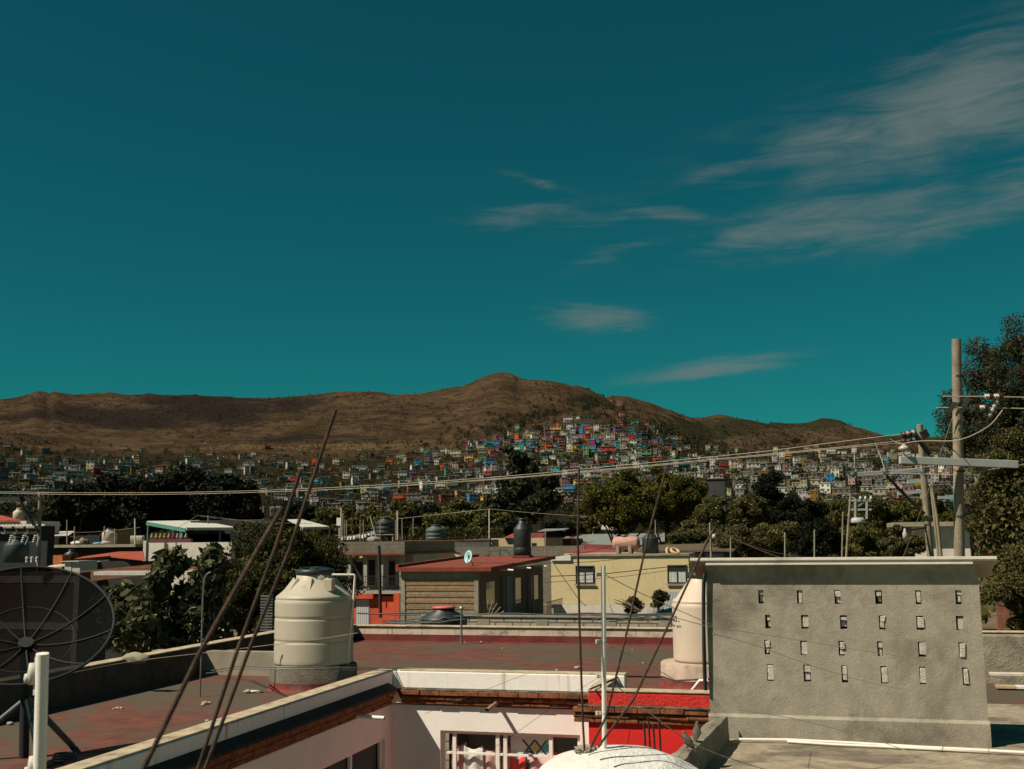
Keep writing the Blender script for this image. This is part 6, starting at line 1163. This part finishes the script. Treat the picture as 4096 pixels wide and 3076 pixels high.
# ------------------------------------------------------------------ utility poles
m_pole = mat('pole_concrete', (.29, .24, .17, 1), .15, 5, .95, .6, 40, stain=(.17, .14, .10, 1), sscale=1.3, slo=.45, shi=.7, streak=(.16, .13, .095, 1))
m_arm = mat('arm_steel', (.36, .39, .37, 1), .08, 4, .55, .1, 40)
m_porc = mat('porcelain', (.42, .40, .36, 1), .05, 5, .25, 0); m_brown = mat('porcelain_brown', (.06, .018, .012, 1), .1, 5, .2, 0)
m_iron = mat('iron_dark', (.03, .026, .022, 1), .2, 6, .6, .2)
m_wire = mat('wire_bright', (.40, .34, .25, 1), .1, 9, .6, 0); m_wired = mat('wire_dark', (.05, .045, .04, 1), .1, 9, .7, 0)
def pole(label, pts, r0, r1, d, n=8):
    t = thing('utility_pole', label, 'utility pole', place(pts[0][0], d)); g = MB(); P = [od(x, y, d) for x, y in pts]; g.tube(P, [r0+(r1-r0)*i/(len(P)-1) for i in range(len(P))], n)
    obj('shaft', g, m_pole, t); return t
def insul(t, a, b, rr, m1=None, m2=None):
    a, b = Vector(a), Vector(b); g = MB(); k = 4
    P = []; rs = []
    for i in range(k): P += [a.lerp(b, (i+.1)/k), a.lerp(b, (i+.35)/k), a.lerp(b, (i+.6)/k), a.lerp(b, (i+.9)/k)]; rs += [rr*.45, rr, rr*.9, rr*.45]
    g.tube(P, rs, 12); obj('insulator', g, m1 or m_porc, t)
D1 = 21.0
t1 = pole('tallest concrete utility pole with cross arm before the huge eucalyptus', [(3852, 2700), (3838, 2230), (3826, 1356)], .112, .088, D1, 10)
def T(x, y, d=D1): return od(x, y, d)
obj('cross_arm', MB().bar(T(3598, 1840, D1-.25), T(4070, 1858, D1-.1), 0.09, .145), m_arm, t1, bevel=.01)
obj('clamp', MB().tube([T(3833, 1622), T(3834, 1610)], .115, 12).bar(T(3790, 1652, D1-.2), T(3822, 1612, D1-.2), .05, .09).bar(T(3852, 1628, D1-.2), T(3876, 1592, D1-.2), .05, .09), m_iron, t1)
for y, xa, xb, s0 in ((1586, 3772, 4096, 3930), (1631, 3746, 4096, 3873)):
    obj('rod', MB().tube([T(xa, y, D1-.15), T(3940, y, D1-.15), T(4300, y+8, D1-.15)], .012, 6), m_wire, t1)
    for k in range(2): insul(t1, T(s0+k*38+8, y, D1-.15), T(s0+k*38+34, y, D1-.15), .055, m_porc if k == 0 else m_porc); obj('insulator_cap', MB().tube([T(s0+k*38+28, y, D1-.15), T(s0+k*38+38, y, D1-.15)], .062, 12), m_brown, t1)
insul(t1, T(3990, 1600, D1-.15), T(3955, 1668, D1-.15), .05)
g = MB(); q = T(3615, 1790, D1-.25); g.lathe((q.x, q.y, q.z-.03), [(0, .09), (.03, .09), (.05, .06), (.09, .04), (.1, 0), (.08, -.02), (0, -.02)], 18); g.tube([q-Vector((0, 0, .04)), T(3615, 1838, D1-.25)], .014, 6); obj('pin_insulator', g, m_porc, t1)
for py in (1500, 1880, 2060): obj('strap', MB().tube([T(3829+(py-1356)*.013, py), T(3829+(py-1356)*.013, py+7)], .094+(py-1356)*.00002, 12), m_iron, t1)
D2 = 24.0
t2 = pole('leaning concrete utility pole with bracketed insulators', [(3760, 2600), (3722, 2230), (3700, 1960), (3679, 1697)], .085, .066, D2, 10)
g = MB().bar(T(3648, 1722, D2-.2), T(3720, 1818, D2-.2), .06, .1).bar(T(3690, 1722, D2-.1), T(3706, 1750, D2-.1), .1, .14); obj('bracket', g, m_iron, t2)
for y0, y1 in ((1742, 1722), (1768, 1748)):
    for k in range(2): a = T(3606+k*22, y0-k*5, D2-.3); insul(t2, a, T(3626+k*22, y0-4-k*5, D2-.3), .075, m_brown); obj('spool', MB().tube([T(3622+k*22, y0-5-k*5, D2-.3), T(3634+k*22, y0-7-k*5, D2-.3)], .06, 10), m_porc, t2)
obj('cross_arm', MB().bar(T(3420, 1900, D2-.2), T(3716, 1878, D2+.1), .09, .10), m_arm, t2, bevel=.01); obj('brace', MB().tube([T(3545, 1900, D2-.15), T(3600, 1960, D2-.1), T(3698, 2055, D2-.1)], .035, 8), m_iron, t2)
for px in (3412, 3543, 3692):
    q = T(px, 1897 if px < 3500 else 1888, D2-.3); obj('insulator_disc', MB().lathe((q.x, q.y, q.z), [(0, -.02), (.03, -.02), (.065, 0), (.03, .02), (0, .02)], 18, 'y'), mat('glass_disc', (.07, .10, .09, 1), .1, 5, .2, 0), t2)
    obj('disc_mount', MB().tube([q+Vector((0, .02, .02)), q+Vector((0, .05, .22))], .02, 6), m_iron, t2)
q = T(3620, 2140, D2-.4); g = MB().lathe((q.x, q.y, q.z), [(0, -.10), (.045, -.085), (.055, 0), (.045, .05), (.028, .08), (.02, .14), (0, .14)], 18); obj('lamp_globe', g, mat('lamp_glass', (.35, .37, .37, 1), .1, 5, .15, 0), t2); obj('lamp_arm', MB().tube([q+Vector((0, 0, .14)), T(3650, 2118, D2-.2), T(3712, 2110, D2)], .02, 6), m_iron, t2)
t3 = pole('thinner utility pole standing behind the leaning one', [(3770, 2600), (3765, 2230), (3747, 2060), (3727, 1942)], .05, .042, 32); obj('cross_arm', MB().bar(od(3630, 1928, 32), od(3730, 1922, 32), .1, .1), m_arm, t3); obj('cross_arm', MB().bar(od(3590, 1975, 32), od(3690, 1965, 32), .09, .09), m_arm, t3)
t3b = pole('shorter pole pressed against the thinner one behind', [(3780, 2600), (3752, 2200), (3730, 2000), (3725, 1945)], .045, .038, 33); obj('cross_arm', MB().bar(od(3752, 1990, 33), od(3812, 1990, 33), .09, .09), m_arm, t3b)
t4 = pole('distant white pole carrying the transformer frame in the grove', [(3385, 2240), (3395, 2080), (3403, 1975)], .07, .06, 62); g = MB(); D4 = 62
for y in (2002, 2038): g.bar(od(3396, y, D4), od(3485, y, D4), .1, .12)
for x in (3420, 3466): g.bar(od(x, 1995, D4), od(x, 2075, D4), .12, .12)
g.bar(od(3425, 2028, D4), od(3470, 1998, D4), .07, .07); obj('frame', g, m_arm, t4); q = od(3430, 2078, D4); obj('transformer', MB().lathe((q.x, q.y, q.z-.4), [(0, .2), (.38, .2), (.4, .25), (.4, .4), (.3, .5), (0, .5)], 16), m_arm, t4)
for x in (3442, 3462, 3484): q = od(x, 1993, D4); obj('insulator', MB().lathe((q.x, q.y, q.z-.1), [(0, 0), (.07, 0), (.09, .1), (.05, .2), (0, .25)], 10), m_porc, t4)
pole('plain thin concrete pole in the grove beside the transformer pole', [(3368, 2250), (3372, 2048)], .05, .045, 60)
t5 = pole('short pale pole with a small lamp behind the slab of the grey wall', [(2852, 2400), (2845, 2230), (2840, 2090)], .05, .042, 46); q = od(2856, 2140, 45.7); obj('lamp', MB().lathe((q.x, q.y, q.z-.15), [(0, 0), (.08, 0), (.09, .12), (.04, .2), (0, .2)], 12), m_porc, t5)
for px, pt, pb, lb in ((1957, 2038, 2154, 'white pole rising from the weeds beside the peach house'), (2182, 2122, 2230, 'tan pole over the peach house wall'), (2622, 2080, 2150, 'thin pole with a short cross bar by the zinc shed'), (2923, 2152, 2240, 'short pole among the wires in the grove'), (3140, 2130, 2240, 'dark thin pole in the lower grove'), (3258, 2120, 2240, 'second dark thin pole in the lower grove')): post(lb, px, pt, pb, 80 if px < 2700 else 58, .07, m_pvc if px == 1957 else m_post, 'thin_pole', 'pole')
# transformer pole at far left
t6 = pole('concrete utility pole with transformer and cut-outs behind the mesh dish', [(140, 2700), (152, 2340), (161, 1970)], .075, .06, 36, 10); D6 = 36
def U(x, y, d=D6): return od(x, y, d)
obj('cross_arm', MB().bar(U(-40, 1996, 35.8), U(166, 1994, 35.8), .1, .12), m_iron, t6); obj('brace', MB().tube([U(75, 1975, 35.7), U(95, 2040, 35.7), U(157, 2130, 35.7)], .05, 8), m_iron, t6)
for k, x in enumerate((12, 58, 103)):
    insul(t6, U(x, 2110, 35.6), U(x+38, 2110, 35.6), .05); obj('arrester_hook', MB().tube([U(x+8, 2116, 35.6), U(x+6, 2136, 35.6), U(x-8, 2132, 35.6)], .014, 6), m_arm, t6)
    x2 = x+36 if k else 44
    insul(t6, U(x2+4, 2140, 35.5), U(x2-6, 2172, 35.5), .055); obj('fuse_tube', MB().tube([U(x2+4, 2141, 35.3), U(x2+20, 2148, 35.3), U(x2+8, 2178, 35.3)], .022, 8), m_porc, t6); 
obj('cross_arm', MB().bar(U(-40, 2130, 35.8), U(160, 2131, 35.8), .07, .09), m_iron, t6)
a = U(58, 2252); b_ = U(150, 2252); g = MB(); A_ = U(60, 2300); g.box(U(66, 2300).x, U(100, 2300).x, 33.6, 34.6, A_.z-.5, U(60, 2254).z).box(U(100, 2300).x+.01, U(142, 2300).x, 33.62, 34.6, A_.z-.4, U(60, 2254).z); g.box(U(56, 2300).x, U(146, 2300).x, 33.5, 34.7, U(60, 2254).z+.001, U(60, 2250).z); obj('transformer', g, m_porc, t6)
for x in (108, 128, 148): insul(t6, U(x, 2250, 34.2), U(x, 2226, 34.2), .055)
q = U(82, 2308, 33.9); obj('number_plate', MB().box(U(64, 2305).x, U(104, 2305).x, 33.3, 33.34, U(82, 2326).z, U(82, 2290).z), m_porc, t6); text(t6, '347330', .11, Vector(((U(64, 2305).x+U(104, 2305).x)/2, 33.295, U(82, 2308).z)), m_ink, name='plate_number')
c = oy(64, 2250, 40); rotoplas('dark blue-green tank behind the transformer', (c.x, 40, oy(64, 2250, 40).z), .50, 1.05, mat('tank_blue', (.02, .035, .042, 1), .2, 2, .6, .1), rings=0)
# ------------------------------------------------------------------ wires
def wire(label, pts, r=.012, m=None, group=None):
    """cable through points (pixel x, pixel y, depth), smoothed"""
    P = [od(*p) for p in pts]; Q = []
    for i in range(len(P)-1):
        p0, p1, p2, p3 = P[max(i-1, 0)], P[i], P[i+1], P[min(i+2, len(P)-1)]
        for k in range(8):
            t = k/8; Q.append(.5*((2*p1)+(p2-p0)*t+(2*p0-5*p1+4*p2-p3)*t*t+(3*p1-p0-3*p2+p3)*t**3))
    Q.append(P[-1]); return setp(obj('wire', MB().tube(Q, r, 5), m or m_wire), label, 'wire', group)
GW = 'power lines strung across the view'
wire('uppermost pale power line from the dish-side pole to the leaning pole', [(-40, 1968, 36), (75, 1968, 35.8), (300, 1971, 35), (700, 1970, 33.5), (1100, 1960, 32), (1500, 1941, 30.5), (2000, 1907, 29), (2500, 1860, 27), (3000, 1812, 25.5), (3400, 1762, 24.3), (3600, 1737, 24)], .0075, group=GW)
wire('second pale power line just under the uppermost', [(-40, 1972, 36), (75, 1974, 35.8), (300, 1978, 35), (700, 1977, 33.5), (1100, 1967, 32), (1500, 1949, 30.5), (2000, 1914, 29), (2500, 1870, 27), (3000, 1824, 25.5), (3400, 1785, 24.3), (3606, 1763, 24)], .0075, group=GW)
wire('third pale power line, lowest of the long span near the leaning pole', [(1500, 1952, 30.5), (2000, 1917, 29), (2500, 1874, 27), (3000, 1828, 25.5), (3400, 1790, 24.2), (3600, 1772, 24)], .006, group=GW)
wire('slack pale cable looping past the tall pole', [(3560, 1755, 23.6), (3600, 1774, 23.5), (3660, 1766, 23), (3720, 1763, 22), (3810, 1763, 20.7), (3880, 1745, 20.5), (3960, 1700, 20.5), (4010, 1640, 20.6)], .009)
wire('thin stay wire from the clamp of the tall pole down to the grove', [(3815, 1655, 20.7), (3790, 1730, 21), (3700, 2000, 23), (3610, 2235, 25)], .006)
wire('drop cable hanging from the span to the leaning pole arm', [(3500, 1768, 24.1), (3520, 1820, 24), (3543, 1890, 23.7)], .008)
wire('second drop cable hanging to the far end of the arm', [(3415, 1784, 24.2), (3418, 1840, 24), (3414, 1890, 23.7)], .007)
wire('long thin cable sagging between the two pole arms', [(3412, 1902, 23.7), (3600, 1893, 23.6), (3700, 1896, 22.5), (3830, 1898, 21), (4000, 1872, 21), (4150, 1850, 21)], .006)
wire('cable climbing from the leaning pole arm to the tall pole arm', [(3543, 1895, 23.7), (3700, 1868, 22), (3815, 1852, 20.8)], .006)
wire('valley cable rising to the white pole in the weeds', [(1590, 2075, 95), (1750, 2058, 88), (1957, 2036, 80)], .013, group='valley cables')
wire('valley cable falling from the white pole towards the wide yellow-green tree', [(1957, 2036, 80), (2150, 2053, 80), (2350, 2066, 80)], .013, group='valley cables')
wire('cable falling from the small-lamp pole to the grove', [(2842, 2100, 46), (2950, 2160, 48), (3080, 2205, 50), (3200, 2228, 52)], .009)
wire('second cable from the small-lamp pole running flat to the grove', [(2842, 2108, 46), (3000, 2185, 47), (3150, 2240, 48)], .012)
wire('dark service cable swooping across the yellow wall, upper', [(1890, 2252, 43), (2300, 2250, 44), (2500, 2234, 45), (2760, 2215, 46)], .012, m_wired, 'service cables across the yellow wall')
wire('dark service cable across the yellow wall, starting at the white mast', [(2200, 2305, 30), (2405, 2296, 31), (2600, 2275, 33), (2800, 2255, 36)], .012, m_wired, 'service cables across the yellow wall')
wire('dark service cable across the yellow wall, lowest', [(2180, 2330, 40), (2450, 2310, 41), (2650, 2285, 42), (2800, 2262, 43)], .010, m_wired, 'service cables across the yellow wall')
wire('straight dark stay crossing down from the red roof spout to the shrub', [(2215, 2255, 46), (2310, 2390, 46), (2345, 2425, 46)], .014, m_wired)
wire('long dark cable over the brick house and maroon roofs', [(2195, 2228, 50), (2350, 2208, 52), (2500, 2172, 54), (2840, 2112, 46)], .012, m_wired)
wire('thin cable lying along the dark parapet from the cream tank', [(180, 2715, 11.2), (500, 2650, 12.2), (900, 2602, 12.8), (1095, 2578, 13), (1250, 2560, 13.2), (1430, 2532, 13.4)], .004)
wire('taut thin cable from the white mast to beyond the peach tank', [(2414, 2296, 7), (2600, 2390, 8.2), (2850, 2500, 10)], .003)
wire('thin pale cable from the white mast crossing the grey wall low', [(2414, 2566, 7), (2450, 2590, 7), (2560, 2640, 7.2), (2700, 2720, 7.6)], .003)
wire('thin pale cable hanging across the upper blocks of the grey wall', [(2700, 2470, 8), (2850, 2508, 8.5), (3100, 2545, 9), (3500, 2610, 9.6), (3720, 2640, 10)], .0028)
wire('second thin pale cable hanging across the lower blocks of the grey wall', [(2850, 2535, 8.5), (3000, 2575, 9), (3300, 2680, 9.6), (3500, 2735, 10), (3640, 2760, 10.2)], .0028)
wire('pale cord from the mast over the doves to the deck', [(2452, 2732, 7), (2560, 2820, 7.2), (2730, 2950, 7.6), (2830, 3000, 7.9), (3000, 3060, 8.4), (3150, 3100, 8.6)], .004)
wire('thin pale cord crossing the foot of the grey wall', [(2950, 2838, 9), (3200, 2880, 9.3), (3500, 2960, 9.6), (3700, 3030, 9.5)], .003)
wire('thin cord hanging slantwise before the white wall and cornice', [(1700, 2855, 12.5), (1900, 2775, 12.8), (2120, 2690, 13.2)], .0022, m_wired)
wire('second slanting cord before the white wall, lower', [(1960, 3000, 12), (2060, 2935, 12.3), (2250, 2800, 12.8), (2395, 2710, 13)], .0022, m_wired)
for i, (a, b) in enumerate((((610, 2155, 57), (790, 2062, 62)), ((800, 2062, 62), (1250, 2095, 66)), ((190, 2130, 57), (560, 2110, 60)), ((790, 2062, 62), (1050, 2080, 64)))): wire('thin line between posts around the awning, '+['steep one rising to the short post', 'long one running to the laundry roof', 'long one over the concrete roof', 'short one past the rods'][i], [a, ((a[0]+b[0])/2, (a[1]+b[1])/2+8, (a[2]+b[2])/2), b], .012)
post('short post with insulators above the awning', 833, 2062, 2095, 62, .06)
